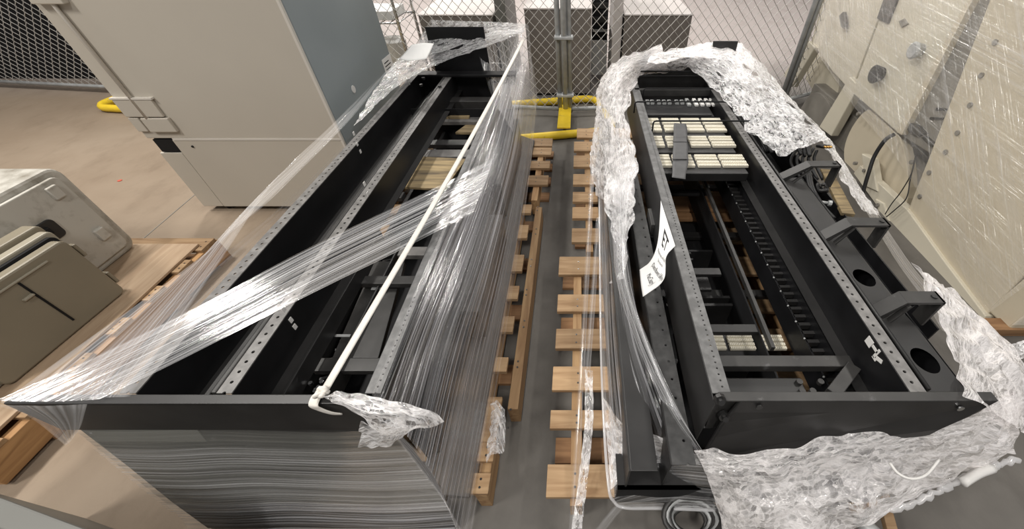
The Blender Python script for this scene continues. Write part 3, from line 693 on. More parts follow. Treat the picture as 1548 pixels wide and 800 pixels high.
# ================================================================== RIGHT RACK
RT = thing('equipment_rack', 'black steel rack holding patch panels on the right pallets', 'rack', (.57, 1.5, .3))
y0, y1 = .45, 2.58
ob = MB().box(-.022, .022, 0, y1 - y0, -.003, 0).build('punched_flange', M['strip2'], RT)
ob.location = (.339 - RT.location.x, y0 - RT.location.y, .60 - RT.location.z); ob.matrix_parent_inverse = Matrix()
MB().box(.314, .317, y0 - .03, y1, .40, .60).build('channel_web', M['dark'], RT)
MB().box(.317, .36, y0, y1, .40, .403).build('channel_lip', M['dark'], RT)
ob = MB().box(-.02, .02, 0, y1 - y0, -.003, 0).build('punched_flange', M['strip'], RT)
ob.location = (.812 - RT.location.x, y0 - RT.location.y, .60 - RT.location.z); ob.matrix_parent_inverse = Matrix()
MB().box(.79, .793, y0, y1, .48, .60).build('channel_web', M['black'], RT)
MB().box(.755, .79, y0, y1, .477, .482).build('channel_lip', M['dark'], RT)
MB().box(.755, .758, y0, y1, .40, .48).build('inner_web', M['black'], RT)
# near top plate with chamfered ends
MB().prism([(.377, .428, .602), (.984, .428, .602), (.945, .415, .545), (.90, .405, .50), (.86, .40, .30), (.34, .40, .30), (.345, .405, .52)], (0, .008, 0)).build('end_plate', M['dark'], RT, bevel=.002)
MB().box(.33, .984, .428, .452, .598, .604).build('end_angle', M['dark2'], RT, bevel=.002)
MB().prism([(.32, .436, .60), (.39, .436, .60), (.37, .430, .45), (.33, .430, .45)], (0, .008, 0)).build('gusset', M['dark2'], RT)
for (px, py, Y) in ((1088, 605, .43), (1094, 630, .42)):
    q = PY(px, py, Y); MB().tube([q + Vector((0, .006, 0)), q + Vector((0, -.004, .004)), q + Vector((0, -.004, .004)), q + Vector((0, -.012, .008))], [.014, .014, .008, .008], 8).build('bolt', M['bolt'], RT)
for (px, py) in ((1148, 616), (1452, 618)):
    q = PY(px, py, .4215); MB().disc(q, (0, 1, -.1), .008, .003, 14).build('bolt_hole', M['bolt' if px < 1300 else 'chrome'], RT)
# near cross members
A, B = PZ(1075, 554, .50), PZ(1285, 537, .50)
MB().box(A.x, .78, A.y, B.y, .47, .50).build('cross_member', M['dark2'], RT, bevel=.003)
A, B = PZ(1085, 597, .46), PZ(1210, 571, .46)
MB().box(A.x, B.x, A.y, B.y, .44, .46).build('base_foot', M['dark'], RT, bevel=.003)
for (px, py) in ((1093, 577), (1099, 592), (1208, 578), (1212, 592), (1228, 592), (1240, 578)):
    q = PZ(px, py, .465); MB().disc(q, (0, 0, 1), .009, .012, 8).build('bolt', M['dark2'], RT)
A, B = PZ(1258, 597, .50), PZ(1290, 555, .50)
MB().bar(A, B, .035, .02).build('slotted_brace', M['dark2'], RT, bevel=.002)
A = PZ(1062, 502, .42); B = PZ(1142, 490, .42)
MB().box(A.x - .02, B.x, A.y, B.y, .40, .42).build('cross_member', M['dark'], RT, bevel=.002)
for (a, b, z, x0, x1) in ((405, 415, .38, .34, .56), (418, 438, .34, .34, .52), (286, 293, .38, .36, .66), (380, 384, .3, .36, .5), (390, 393, .3, .36, .5)):
    A, B = PZ(1000, b, z), PZ(1000, a, z); MB().box(x0, x1, A.y, B.y, z - .015, z).build('cross_member', M['dark'], RT, bevel=.002)
# slanted support bar inside
A, B = PZ(1168, 528, .43), PZ(1062, 270, .43)
MB().bar(A, B, .012, .02).build('support_bar', M['dark2'], RT)
A, B = PZ(1070, 330, .40), PZ(1010, 245, .40)
# cable comb on the inner side of the right channel
for k in range(60): MB().box(.715, .755, .50 + k*.034, .512 + k*.034, .425, .445).build('comb_finger', M['dark'], RT)
MB().box(.712, .718, .50, 2.5, .36, .445).build('comb_rail', M['black'], RT)
for k in range(0, 60, 2): MB().disc((.712, .515 + k*.034, .446), (0, 0, 1), .003, .003, 6).build('comb_rivet', M['galv'], RT)
MB().box(.24, .70, .48, 1.66, .178, .184).build('floor_tray', M['matte'], RT)
for y_ in (.72, .98, 1.02, 1.30): MB().box(.34, .60, y_, y_ + .012, .184, .30).build('tray_rib', M['dark'], RT)
m = MB(); m.box(.60, .606, .6, 2.0, .25, .40)
m.build('inner_panel', M['matte'], RT)
# far base
m = MB(); m.box(.36, .96, 2.62, 2.63, .30, .745); m.box(.80, .95, 2.62, 2.63, .74, .815); m.build('base_plate', M['dark'], RT, bevel=.003)
MB().box(.33, .83, 2.44, 2.47, .56, .60).build('cross_tie', M['dark2'], RT, bevel=.003)
MB().box(.33, .80, 2.10, 2.44, .40, .405).build('deck_plate', M['matte'], RT)
# label and tape marks on the right web
q = PX(1314, 517, .789); MB().obox(q, (.0008, 0, 0), (0, .012, 0), (0, 0, .012)).build('small_label', M['white'], RT)
q = PX(1325, 535, .789)
m = MB(); m.obox(q, (.0008, 0, 0), (0, .004, 0), (0, 0, .016)); m.obox(q + Vector((0, .012, .004)), (.0008, 0, 0), (0, .012, 0), (0, 0, .004)); m.obox(q + Vector((0, -.016, -.004)), (.0008, 0, 0), (0, .01, -.004), (0, .002, .005)); m.obox(q + Vector((0, -.004, -.016)), (.0008, 0, 0), (0, .008, 0), (0, 0, .003))
m.build('tape_scrap', M['white'], RT)
# wire lacing bars over the panels
def lacing(p, q, h, drop):
    r = .0042; c = [p + Vector((0, 0, -drop)), p + Vector((0, 0, -.012)), p + Vector((.004, 0, -.003)), p + Vector((.014, 0, 0)), q + Vector((-.014, 0, 0)), q + Vector((-.004, 0, -.003)), q + Vector((0, 0, -.012)), q + Vector((0, 0, -drop))]
    return MB().tube(c, r, 7)
for (x0, yA, x1, z) in ((966, 108, 1085, .66), (966, 115, 1095, .645), (973, 134, 1100, .64), (960, 154, 1120, .63), (988, 183, 1139, .65)):
    A, B = PZ(x0, yA, z), PZ(x1, yA, z); lacing(A, B, 0, .06).build('lacing_bar', M['matte'], RT, smooth=True)

# second rack frame beneath, at the left
RT2 = thing('equipment_rack', 'lower dark rack frame lying beneath the patch panel rack', 'rack', (.4, 1.4, .142))
MB().box(.125, .13, .34, 2.5, .16, .40).build('side_web', M['dark'], RT2)
MB().box(.13, .20, .34, 2.5, .397, .40).build('flange', M['dark'], RT2, bevel=.002)
ob = MB().box(-.03, .03, 0, 1.6, -.004, 0).build('punched_flange', M['strip2'], RT2); ob.location = (.262 - .4, .345 - 1.4, .43 - .142); ob.matrix_parent_inverse = Matrix()
ob.data.materials[0] = perforated('punched_dark', (.05, .05, .05), .03, .004, .01)
MB().box(.228, .232, .345, 2.4, .20, .43).build('side_web', M['dark'], RT2)
MB().box(.105, .88, .335, .345, .142, .27).build('end_plate', M['matte'], RT2)
MB().box(.105, .88, .335, .43, .262, .27).build('end_tray', M['dark'], RT2)
MB().box(.105, .13, .345, 2.4, .142, .20).build('side_rail', M['dark'], RT2)
for y in (.75, 1.1, 1.5, 1.95): MB().box(.23, .95, y, y + .04, .20, .22).build('cross_member', M['dark'], RT2, bevel=.002)
q = PZ(985, 330, .45); MB().box(q.x - .01, q.x + .03, q.y - .06, q.y + .06, .40, .46).build('bracket', M['dark2'], RT2, bevel=.003)
# brown boards seen in the depth of the right rack
for k, (a, b, z, lab) in enumerate(((270, 285, .20, 'farthest brown board deep inside the right rack'), (296, 318, .20, 'middle brown board deep inside the right rack'), (322, 331, .20, 'nearest brown board deep inside the right rack, a narrow strip'))):
    A, B = PZ(1005, b, z), PZ(1105, a, z)
    tag(MB().box(A.x, B.x, A.y, B.y, z - .02, z).build('wooden_board', M['oakx'], bevel=.002), lab, 'board', 'boards inside the right rack')

# ------------------------------------------------------------------ patch panels
def block_row(x0, x1, y0, y1, z, teeth=14):
    m = MB(); m.box(x0, x1, y0, y1, z, z + .006)
    w = (x1 - x0)/teeth
    for k in range(teeth):
        for yy0, yy1 in ((y0, y0 + (y1-y0)*.40), (y0 + (y1-y0)*.58, y1)):
            m.box(x0 + k*w + w*.12, x0 + (k+1)*w - w*.12, yy0, yy1, z + .006, z + .011)
    return m
def patch_panel(py0, py1, z, cols, label, X0=.345, X1=.757):
    ya, yb = PZ(1050, py1, z).y, PZ(1050, py0, z).y
    t = thing('patch_panel', label, 'patch panel', ((X0+X1)/2, ya, z - .03), 'patch panels across the right rack')
    MB().box(X0, X1, ya - .03, yb + .02, z - .03, z - .012).build('face_plate', M['black'], t, bevel=.002)
    for (a, b) in cols:
        xa, xb = PZ(a, (py0+py1)/2, z).x, PZ(b, (py0+py1)/2, z).x
        h = (yb - ya)
        for f0, f1 in ((0, .44), (.56, 1)):
            block_row(xa, xb, ya + h*f0, ya + h*f1, z - .012).build('terminal_block', M['cream'], t)
    MB().box(X0, X1, ya - .055, ya - .03, z - .05, z - .01).build('front_lip', M['dark'], t, bevel=.003)
    return t
patch_panel(178, 197, .565, [(976, 998), (1003, 1029), (1033, 1061), (1065, 1094)], 'black patch panel with cream terminal blocks, second from the far end of the rack')
patch_panel(205, 220, .565, [(984, 1003), (1008, 1036), (1042, 1071), (1075, 1109)], 'black patch panel with cream terminal blocks, third from the far end of the rack')
patch_panel(233, 250, .565, [(992, 1014), (1018, 1048), (1053, 1086), (1090, 1127)], 'black patch panel with cream terminal blocks nearest the brown boards')
tp = patch_panel(506, 527, .36, [(1066, 1096), (1102, 1140), (1146, 1186)], 'lower patch panel deep in the near end of the rack', .33, .60)
ya, yb = PZ(1030, 168, .565).y, PZ(1030, 148, .565).y
t = thing('jack_panel', 'black jack panel with small white jacks at the far end of the right rack', 'patch panel', (.55, ya, .53), 'patch panels across the right rack')
MB().box(.345, .757, ya - .05, yb + .02, .535, .553).build('face_plate', M['black'], t, bevel=.002)
for k, px in enumerate((979, 986, 996, 1004, 1012, 1023, 1031, 1040, 1051, 1060, 1069, 1077)):
    q = PZ(px, 153, .565); h = .045 if k < 7 else .09
    MB().box(q.x - .010, q.x + .010, q.y - h*.6, q.y + h*.5, .553, .566).build('jack', M['galv'] if k < 8 else M['white'], t, bevel=.002)
    MB().box(q.x - .006, q.x + .006, q.y - h*.2, q.y + h*.1, .566, .568).build('jack_port', M['matte'], t)
MB().box(.36, .74, ya - .045, ya - .015, .553, .56).build('designation_strip', M['dark'], t)
# grey tape hanging over the panels
r1 = [PZ(1019, 186, .585), PZ(1018, 215, .592), PZ(1017, 240, .59), PZ(1016, 268, .57)]
r2 = [PZ(1037, 187, .585), PZ(1040, 215, .592), PZ(1040, 240, .59), PZ(1037, 271, .57)]
t = thing('tape_strip', 'grey tape strip laid lengthwise over the cream terminal blocks', 'tape', r1[0])
sheet('tape', [r1, r2], 40, 6, M['tape'], t, amp=0.0007, fscale=66, ragged=.006, thick=.0015)
for py in (214, 240):
    q = PZ(1028, py, .594); MB().box(q.x - .034, q.x + .034, q.y - .004, q.y + .004, .592, .595).build('tape_fold', M['tape'], t)

# ------------------------------------------------------------------ paper sign with writing
Z1, Z2 = .607, .50
cT = spline([PZ(999, 303, .604), PZ(1010, 338, .612), PZ(1021, 372, .606)], 40)
cB = spline([PZ(967, 408, .50), PZ(969, 430, .50), PZ(972, 449, .49)], 40)
cL = spline([PZ(999, 303, .604), PZ(995, 362, .585), PZ(984, 394, .55), PZ(967, 408, .50)], 40)
cR = spline([PZ(1021, 372, .606), PZ(1007, 389, .58), PZ(1003, 424, .55), PZ(972, 449, .49)], 40)
def coons(u, v):
    def at(c, t):
        t = max(0, min(.9999, t))*40; i = int(t); return c[i].lerp(c[i+1], t - i)
    s = at(cT, u)*(1-v) + at(cB, u)*v + at(cL, v)*(1-u) + at(cR, v)*u
    return s - (cT[0]*(1-u)*(1-v) + cT[40]*u*(1-v) + cB[0]*(1-u)*v + cB[40]*u*v)
t = thing('paper_sign', 'white paper sheet with handwriting taped over the left rail of the right rack', 'paper', cT[0])
sheet('sheet', [[coons(i/8, j_/8) for i in range(9)] for j_ in range(9)], 30, 30, M['paper'], t, thick=.0006)
def lettering(text, u0, v0, du, h, name='lettering', bold=.0):
    cu = bpy.data.curves.new(name, 'FONT'); cu.body = text; cu.size = 1; cu.resolution_u = 3; cu.offset = bold
    ob = bpy.data.objects.new(name, cu); COL.objects.link(ob); bpy.context.view_layer.update()
    me = bpy.data.meshes.new_from_object(ob.evaluated_get(bpy.context.evaluated_depsgraph_get()))
    bpy.data.objects.remove(ob); 
    xs = [v.co.x for v in me.vertices]; sc_ = du/max(xs)
    for v in me.vertices:
        u, w = u0 + v.co.x*sc_, v0 - v.co.y*h
        p = coons(u, w); n = (coons(u + .01, w) - p).cross(coons(u, w + .01) - p).normalized()
        if n.z < 0: n = -n
        v.co = p + n*.0018
    me.materials.clear(); me.materials.append(M['ink'])
    o = bpy.data.objects.new(name, me); COL.objects.link(o); o.parent = t; o.matrix_parent_inverse = t.matrix_world.inverted(); return o
lettering('ET', .36, .30, .40, .26, bold=.02)
lettering('Please keep with rack', .18, .44, .72, .07)
lettering('for move to', .34, .54, .36, .07)
lettering('(Diana Bowers & Kyle', .16, .70, .78, .12)
lettering('MacCleary)', .34, .86, .44, .13)

# ------------------------------------------------------------------ side cable trough with D rings
CT = thing('cable_trough', 'black cable trough with angled hoops along the right of the patch panel rack', 'cable manager', (.95, 1.5, .40))
ya_, yb_ = .46, 2.56
m = MB(); m.box(.842, .848, ya_, yb_, .45, .600)
m.build('inner_wall', M['black'], CT)
MB().tube([(.842, ya_, .600), (.842, yb_, .600)], .005, 8).build('rolled_edge', M['dark'], CT, smooth=True)
# floor with real round holes
fl = MB(); 
import itertools
def holed_floor(x0, x1, y0, y1, z, holes, r):
    bm = bmesh.new(); m = MB(); n = 24
    ys = [y0] + [ (holes[i] + holes[i+1])/2 for i in range(len(holes)-1)] + [y1]
    for h, ya, yb in zip(holes, ys[:-1], ys[1:]):
        cx = (x0+x1)/2; ring, outer = [], []
        for k in range(n):
            a = 2*math.pi*k/n; c, s = math.cos(a), math.sin(a)
            ring.append((cx + r*c, h + r*1.25*s, z))
            tx = ((x1 if c > 0 else x0) - cx)/c if abs(c) > 1e-9 else 1e9; ty = ((yb if s > 0 else ya) - h)/s if abs(s) > 1e-9 else 1e9
            q = min(tx, ty); outer.append((cx + q*c, h + q*s, z))
        m.add(ring + outer, [(k, (k+1) % n, n + (k+1) % n, n + k) for k in range(n)])
        for (xx_, yy_) in ((x0, ya), (x1, ya), (x1, yb), (x0, yb)):
            ds = sorted(range(n), key=lambda k: (outer[k][0]-xx_)**2 + (outer[k][1]-yy_)**2)[:2]
            m.add([(xx_, yy_, z), outer[ds[0]], outer[ds[1]]], [(0, 1, 2)])
    return m
h1, h2 = PZ(1390, 545, .588), PZ(1308, 420, .588)
holed_floor(.848, .945, ya_, 1.45, .588, [h1.y, h2.y], .031).build('trough_floor', M['dark'], CT)
MB().box(.942, .946, ya_, 1.45, .40, .588).build('step_wall', M['black'], CT)
MB().box(.848, 1.075, ya_, yb_, .395, .40).build('outer_floor', M['matte'], CT)
MB().box(1.075, 1.08, .70, yb_, .40, .52).build('outer_wall', M['black'], CT)
MB().box(.85, 1.07, ya_, yb_, .24, .245).build('under_tray', M['matte'], CT)
def hoop(px0, py0, px1, py1, zt):
    A, B = PZ(px0, py0, zt), PZ(px1, py1, zt); y = (A.y + B.y)/2
    h = thing_part = MB()
    h.box(A.x, B.x, y - .022, y + .022, zt - .008, zt)
    h.prism([(A.x, y - .022, zt), (A.x + .004, y - .022, zt - .01), (.862, y - .022, .59), (.846, y - .022, .60)], (0, .044, 0))
    h.prism([(A.x + .012, y - .03, zt - .008), (A.x + .006, y - .03, zt - .016), (.872, y - .035, .56), (.862, y - .035, .56)], (0, .014, 0))
    h.box(B.x - .008, B.x, y - .022, y + .022, zt - .10, zt)
    o = h.build('hoop', M['dark2'], CT, bevel=.004)
    MB().disc((B.x - .02, y, zt + .001), (0, 0, 1), .008, .006, 10).build('rivet', M['bolt'], o)
hoop(1222, 246, 1270, 248, .66); hoop(1282, 334, 1343, 336, .66); hoop(1366, 450, 1422, 448, .66)
q = PY(1120, 97, 2.3)
MB().prism([(q.x - .05, 2.3, .50), (q.x + .06, 2.3, .50), (q.x + .06, 2.3, .62), (q.x + .03, 2.3, .69), (q.x - .05, 2.3, .70)], (0, .03, 0)).build('end_bracket', M['black'], CT, bevel=.004)
# cables bundled in the trough
CB = thing('cable_bundle', 'bundle of black cables crammed into the far end of the trough', 'cables', (.95, 2.0, .5))
rng = random.Random(3)
for k in range(22):
    x = .865 + rng.random()*.17; zz = .54 + rng.random()*.09; ys = PZ(1235, 222 + rng.random()*14, zz).y
    pts = [Vector((x, ys - .01*rng.random(), zz)), Vector((x + rng.uniform(-.02, .02), ys + .12, zz + .03)), Vector((x + rng.uniform(-.03, .03), ys + .28, zz + .02)), Vector((x, ys + .42, zz - .04))]
    MB().tube(spline(pts, 14), rng.uniform(.006, .010), 7).build('cable', M['rubber'], CB, smooth=True)
for k in range(5):
    p0 = PZ(1215 + 5*k, 215 + 3*k, .60); p1 = PZ(1195 + 9*k, 243, .56); p2 = PZ(1212 + 8*k, 272, .51)
    MB().tube(spline([p0, p1, p2], 12), .007, 7).build('cable', M['rubber'], CB, smooth=True)
for k in range(3):
    pts = [PZ(1218 + 3*k, 258, .56), PZ(1224 + 3*k, 285, .56), PZ(1238 + 4*k, 312, .55), PZ(1256 + 3*k, 330, .53)]
    MB().tube(spline(pts, 20), .0055, 7).build('cable', M['rubber'], CB, smooth=True)
for k in range(3):
    p = PZ(1246 + 4*k, 222, .64); r = Vector((0, .05, -.02))
    MB().tube([p, p + r], .008, 7).build('cable_end', M['rubber'], CB, smooth=True)
    MB().tube([p, p - r*.25], .0055, 6).build('copper_end', M['copper'], CB, smooth=True)
# coiled round connector, bolt and board in the trough
t = thing('wood_strip', 'brown-grey board lying lengthwise in the trough between the hoops', 'board', (1.02, 1.6, .5))
A, B = PZ(1282, 325, .52), PZ(1248, 258, .52)
MB().bar(A, B, .05, .015).build('plank', M['plyold'], t, bevel=.002)
c = PZ(1243, 284, .555)
t = thing('round_connector', 'dark round multi-pin connector lying in the trough between hoops', 'connector', c)
m = MB(); m.tube([c + Vector((.02*math.cos(a), .028*math.sin(a), .006*math.sin(3*a))) for a in [2*math.pi*k/20 for k in range(20)]], .008, 7, True); m.build('ring', M['dark'], t, smooth=True)
m = MB()
for k in range(6): m.disc(c + Vector((.011*math.cos(k), .016*math.sin(k), .004)), (0, 0, 1), .004, .01, 7)
m.build('pins', M['dark2'], t)
A, B = PZ(1232, 304, .55), PZ(1252, 307, .55)
t = thing('spacer_bolt', 'short grey bolt lying across the trough beside the round connector', 'bolt', A)
MB().tube([A, B], .006, 8).build('shaft', M['galv'], t, smooth=True)
MB().tube([B, B + (B-A).normalized()*.012], .012, 8).build('head', M['galv'], t)

# ------------------------------------------------------------------ wrap on the right rack
RW = thing('stretch_wrap', 'torn crumpled stretch film round the rack with patch panels', 'plastic wrap', (.6, 1.4, .142), 'stretch film')
cv = lambda *a: [PZ(x, y, z_) for x, y, z_ in a]
# tight side film, left
s1 = cv((905, 262, .26), (907, 380, .25), (908, 500, .24), (912, 640, .22), (920, 742, .20))
s2 = cv((915, 262, .40), (920, 380, .36), (925, 500, .34), (935, 620, .32), (950, 715, .26))
s3 = cv((925, 262, .46), (935, 380, .43), (945, 500, .40), (970, 600, .40), (1000, 700, .32))
s4 = cv((935, 262, .52), (946, 380, .48), (966, 480, .46), (1008, 590, .45), (1060, 690, .40))
sheet('side_film', [s1, s2, s3, s4], 60, 110, M['side'], RW, amp=0.0021, fscale=61.6, stretch=.02)
b1 = cv((918, 735, .20), (950, 712, .25), (1000, 690, .30), (1060, 690, .38))
b2 = cv((924, 758, .18), (960, 745, .22), (1010, 730, .24), (1075, 735, .30))
b3 = cv((932, 766, .15), (970, 768, .15), (1020, 770, .15), (1085, 772, .16))
sheet('end_film', [b1, b2, b3], 50, 50, M['tight'], RW, amp=0.0021, fscale=48.4, stretch=.1)
MB().tube(spline(cv((906, 300, .27), (908, 500, .25), (913, 640, .23), (920, 735, .2), (928, 758, .17), (945, 768, .15), (1000, 769, .15), (1086, 772, .16)), 60), .0045, 7).build('rolled_edge', M['rope'], RW, smooth=True)
# crumpled mass at the far left
o_ = cv((1000, 70, .78), (950, 84, .74), (918, 102, .62), (905, 140, .48), (900, 190, .38), (893, 245, .32), (900, 295, .27))
i1 = cv((1004, 88, .74), (958, 100, .70), (930, 128, .66), (922, 160, .60), (925, 210, .56), (922, 255, .48), (925, 310, .42))
i2 = cv((1010, 106, .66), (972, 112, .64), (958, 132, .62), (948, 165, .60), (955, 215, .58), (965, 262, .54), (955, 320, .45))
sheet('crumpled_film', [o_, i1, i2], 130, 44, M['crump2'], RW, crinkle=.013, cs=24, flat=False, ragged=.03)
# flying tail to the left
sheet('film_tail', [cv((985, 78, .76), (945, 86, .74), (920, 108, .70), (908, 130, .66)), cv((985, 92, .73), (950, 98, .70), (930, 118, .66), (914, 142, .62))], 40, 16, M['band'], RW, crinkle=.008, cs=30, ragged=.03)
# strands hanging down over the left side
sheet('film_tail', [cv((935, 235, .5), (915, 290, .44), (925, 340, .40), (935, 390, .40), (925, 430, .36)), cv((965, 240, .56), (960, 290, .52), (958, 330, .48), (950, 380, .46), (945, 420, .42))], 60, 30, M['crump'], RW, crinkle=.012, cs=24, ragged=.03)
# over the far base
f1 = cv((990, 72, .80), (1040, 68, .82), (1085, 62, .83), (1118, 66, .82)); f1 = [PY(985, 78, 2.64), PY(1040, 70, 2.66), PY(1090, 62, 2.68), PY(1120, 68, 2.68), PY(1140, 84, 2.62)]
f2 = [PY(978, 96, 2.50), PY(1030, 88, 2.52), PY(1075, 86, 2.52), PY(1110, 92, 2.5), PY(1140, 106, 2.45)]
f3 = [PZ(968, 114, .63), PZ(1020, 112, .63), PZ(1055, 104, .66), PZ(1085, 112, .66), PZ(1115, 132, .66)]
sheet('crumpled_film', [f1, f2], 80, 30, M['crump2'], RW, crinkle=.012, cs=26)
sheet('crumpled_film', [f2, f3], 80, 26, M['crump'], RW, crinkle=.010, cs=26, ragged=.03)
# swath across the right channel
w1 = cv((1025, 90, .70), (1062, 118, .66), (1098, 155, .645), (1122, 185, .64), (1150, 215, .63), (1180, 238, .62))
w2 = cv((1060, 84, .74), (1105, 115, .72), (1140, 145, .70), (1165, 175, .68), (1190, 205, .66), (1205, 230, .64))
w3 = cv((1095, 80, .75), (1150, 120, .74), (1185, 150, .72), (1215, 178, .70), (1235, 196, .68), (1250, 210, .67))
sheet('crumpled_film', [w1, w2, w3], 110, 60, M['crump'], RW, crinkle=.013, cs=22, ragged=.03)
w4 = cv((1118, 68, .72), (1160, 108, .66), (1200, 155, .60), (1245, 200, .54), (1285, 262, .45), (1330, 330, .40))
w5 = cv((1100, 74, .76), (1150, 118, .72), (1186, 152, .70), (1230, 195, .64), (1262, 250, .58), (1300, 318, .54))
sheet('side_film', [w5, w4], 90, 40, M['crump'], RW, crinkle=.009, cs=26, seed=4.)
# smoother film along the trough's right wall
x1_ = cv((1256, 235, .60), (1290, 290, .58), (1318, 335, .575), (1355, 395, .57), (1395, 450, .57), (1425, 500, .56))
x2_ = cv((1262, 225, .50), (1305, 292, .46), (1345, 352, .43), (1385, 410, .40), (1430, 460, .37), (1470, 520, .35))
sheet('side_film', [x1_, x2_], 60, 50, M['side'], RW, amp=0.0021, fscale=57.2, stretch=.03)
# big crumple at right of the near end
r1 = cv((1372, 398, .56), (1402, 450, .56), (1422, 480, .56), (1440, 530, .56), (1440, 575, .58), (1438, 606, .60))
r2 = cv((1405, 425, .48), (1440, 460, .50), (1465, 505, .52), (1482, 545, .54), (1490, 585, .56), (1482, 620, .56))
r3 = cv((1425, 440, .40), (1470, 480, .38), (1515, 520, .36), (1545, 560, .36), (1558, 610, .38), (1545, 655, .38))
r4 = cv((1430, 445, .30), (1475, 490, .28), (1520, 535, .26), (1552, 580, .26), (1565, 630, .26), (1555, 680, .26))
sheet('crumpled_film', [r1, r2, r3, r4], 110, 80, M['crump2'], RW, crinkle=.017, cs=15, ragged=.02, seed=2.)
sheet('film_tail', [cv((1500, 510, .35), (1525, 520, .35), (1550, 515, .35), (1580, 500, .35)), cv((1520, 535, .32), (1540, 545, .32), (1555, 540, .32), (1585, 530, .32))], 30, 20, M['crump'], RW, crinkle=.01, cs=26)
# near crumple below the plate
n1 = cv((1050, 690, .46), (1120, 686, .45), (1195, 676, .46), (1260, 664, .47), (1330, 650, .48), (1400, 638, .50), (1475, 624, .52), (1540, 590, .48))
n2 = cv((1062, 712, .40), (1120, 712, .42), (1195, 705, .44), (1265, 692, .45), (1340, 680, .45), (1410, 668, .46), (1490, 650, .46), (1550, 620, .40))
n3 = cv((1075, 745, .30), (1130, 748, .36), (1200, 742, .38), (1270, 728, .38), (1340, 715, .38), (1410, 698, .38), (1490, 678, .38), (1552, 655, .34))
n4 = cv((1090, 800, .20), (1140, 800, .28), (1210, 792, .30), (1275, 775, .30), (1340, 755, .30), (1410, 730, .30), (1480, 702, .30), (1545, 676, .30))
n5 = cv((1098, 840, .15), (1150, 840, .18), (1220, 830, .2), (1280, 808, .22), (1345, 775, .24), (1410, 745, .25), (1480, 712, .25), (1545, 690, .25))
sheet('crumpled_film', [n1, n2, n3, n4, n5], 190, 80, M['crump2'], RW, crinkle=.017, cs=15, ragged=.02, seed=6.)
t1 = cv((928, 262, .50), (926, 330, .45), (930, 420, .42), (960, 520, .42), (1010, 620, .44), (1062, 692, .41))
t2 = cv((952, 262, .56), (948, 330, .51), (948, 420, .47), (982, 520, .46), (1030, 625, .46), (1066, 690, .43))
sheet('side_film', [t1, [a_.lerp(b_, .5) + Vector((0, 0, .012)) for a_, b_ in zip(t1, t2)], t2], 70, 40, M['band'], RW, amp=.002, fscale=60, stretch=.03, seed=11.)
t3 = cv((910, 600, .24), (940, 640, .34), (990, 660, .38), (1055, 690, .40)); t4 = cv((922, 740, .20), (955, 715, .26), (1005, 700, .31), (1062, 705, .38))
sheet('side_film', [t3, t4], 40, 40, M['crump'], RW, crinkle=.004, cs=24, seed=12.)
# twisted film rope below
MB().tube([p + Vector((.004*math.sin(k*1.7), .004*math.cos(k*2.1), 0)) for k, p in enumerate(spline(cv((1292, 780, .24), (1370, 765, .24), (1420, 742, .25), (1460, 722, .25), (1500, 706, .25), (1540, 694, .25)), 50))], [.006 + .004*abs(math.sin(k*.5)) for k in range(51)], 8).build('twisted_edge', M['rope'], RW, smooth=True)
MB().tube(spline(cv((1455, 730, .262), (1478, 716, .262), (1500, 708, .262)), 8), .013, 8).build('tape_wrap', M['white'], RW, smooth=True)
MB().tube(spline(cv((1345, 700, .45), (1358, 716, .45), (1378, 724, .45), (1400, 718, .45), (1420, 695, .45)), 30), .0035, 6).build('film_cord', M['white'], RW, smooth=True)
# loose translucent strips over the pallet boards
for k, (a, b, w) in enumerate((((896, 250, .45), (866, 800, .16), 9), ((905, 330, .40), (888, 560, .28), 8))):
    A, B = PZ(*a), PZ(*b); mid_ = A.lerp(B, .5) + Vector((.0, 0, -.03))
    dx = Vector((.011, 0, 0))
    L_ = [A, A.lerp(B, .33) - Vector((0, 0, .02)), A.lerp(B, .66) - Vector((0, 0, .02)), B]
    sheet('film_strip', [[p - dx for p in L_], [p + Vector((0, 0, .008)) for p in L_], [p + dx for p in L_]], 40, 16, M['haze'], RW, amp=0.0014, fscale=132, stretch=.04, seed=k*3.)
L_ = cv((890, 560, .28), (890, 640, .24), (882, 720, .2), (872, 800, .16)); dx = Vector((.014, 0, 0))
sheet('film_strip', [[p - dx for p in L_], [p + dx for p in L_]], 40, 16, M['crump'], RW, crinkle=.006, cs=40)
L_ = cv((938, 764, .14), (920, 785, .10), (905, 805, .05)); dx = Vector((.016, 0, 0))
sheet('film_strip', [[p - dx for p in L_], [p + Vector((0, 0, .01)) for p in L_], [p + dx for p in L_]], 20, 12, M['haze'], RW, amp=0.0010, fscale=88)

# cable hank and bright tubes under the near end
c = PZ(1040, 790, .10)
t = thing('cable_hank', 'grey cable hank lying under the near film edge', 'cables', c)
for k in range(5):
    m = MB(); m.tube([c + Vector(((.05 + .008*k)*math.cos(a), (.035 + .005*k)*math.sin(a), .012*k + .01*math.sin(2*a + k) + .02)) for a in [2*math.pi*q/24 for q in range(24)]], .008, 7, True); m.build('loop', M['galv' if k % 2 else 'dark2'], t, smooth=True)
A, B = PZ(1298, 785, .14), PZ(1330, 815, .14)
tag(MB().tube([A, B], .022, 12).build('steel_tube', M['galv'], smooth=True), 'grey round tube poking out under the near crumpled film', 'tube')
A, B = PZ(1338, 770, .16), PZ(1350, 815, .14)
tag(MB().bar(A, B, .030, .02).build('wooden_offcut', M['pine'], bevel=.002), 'narrow orange wood slat poking out under the near crumpled film', 'wood')

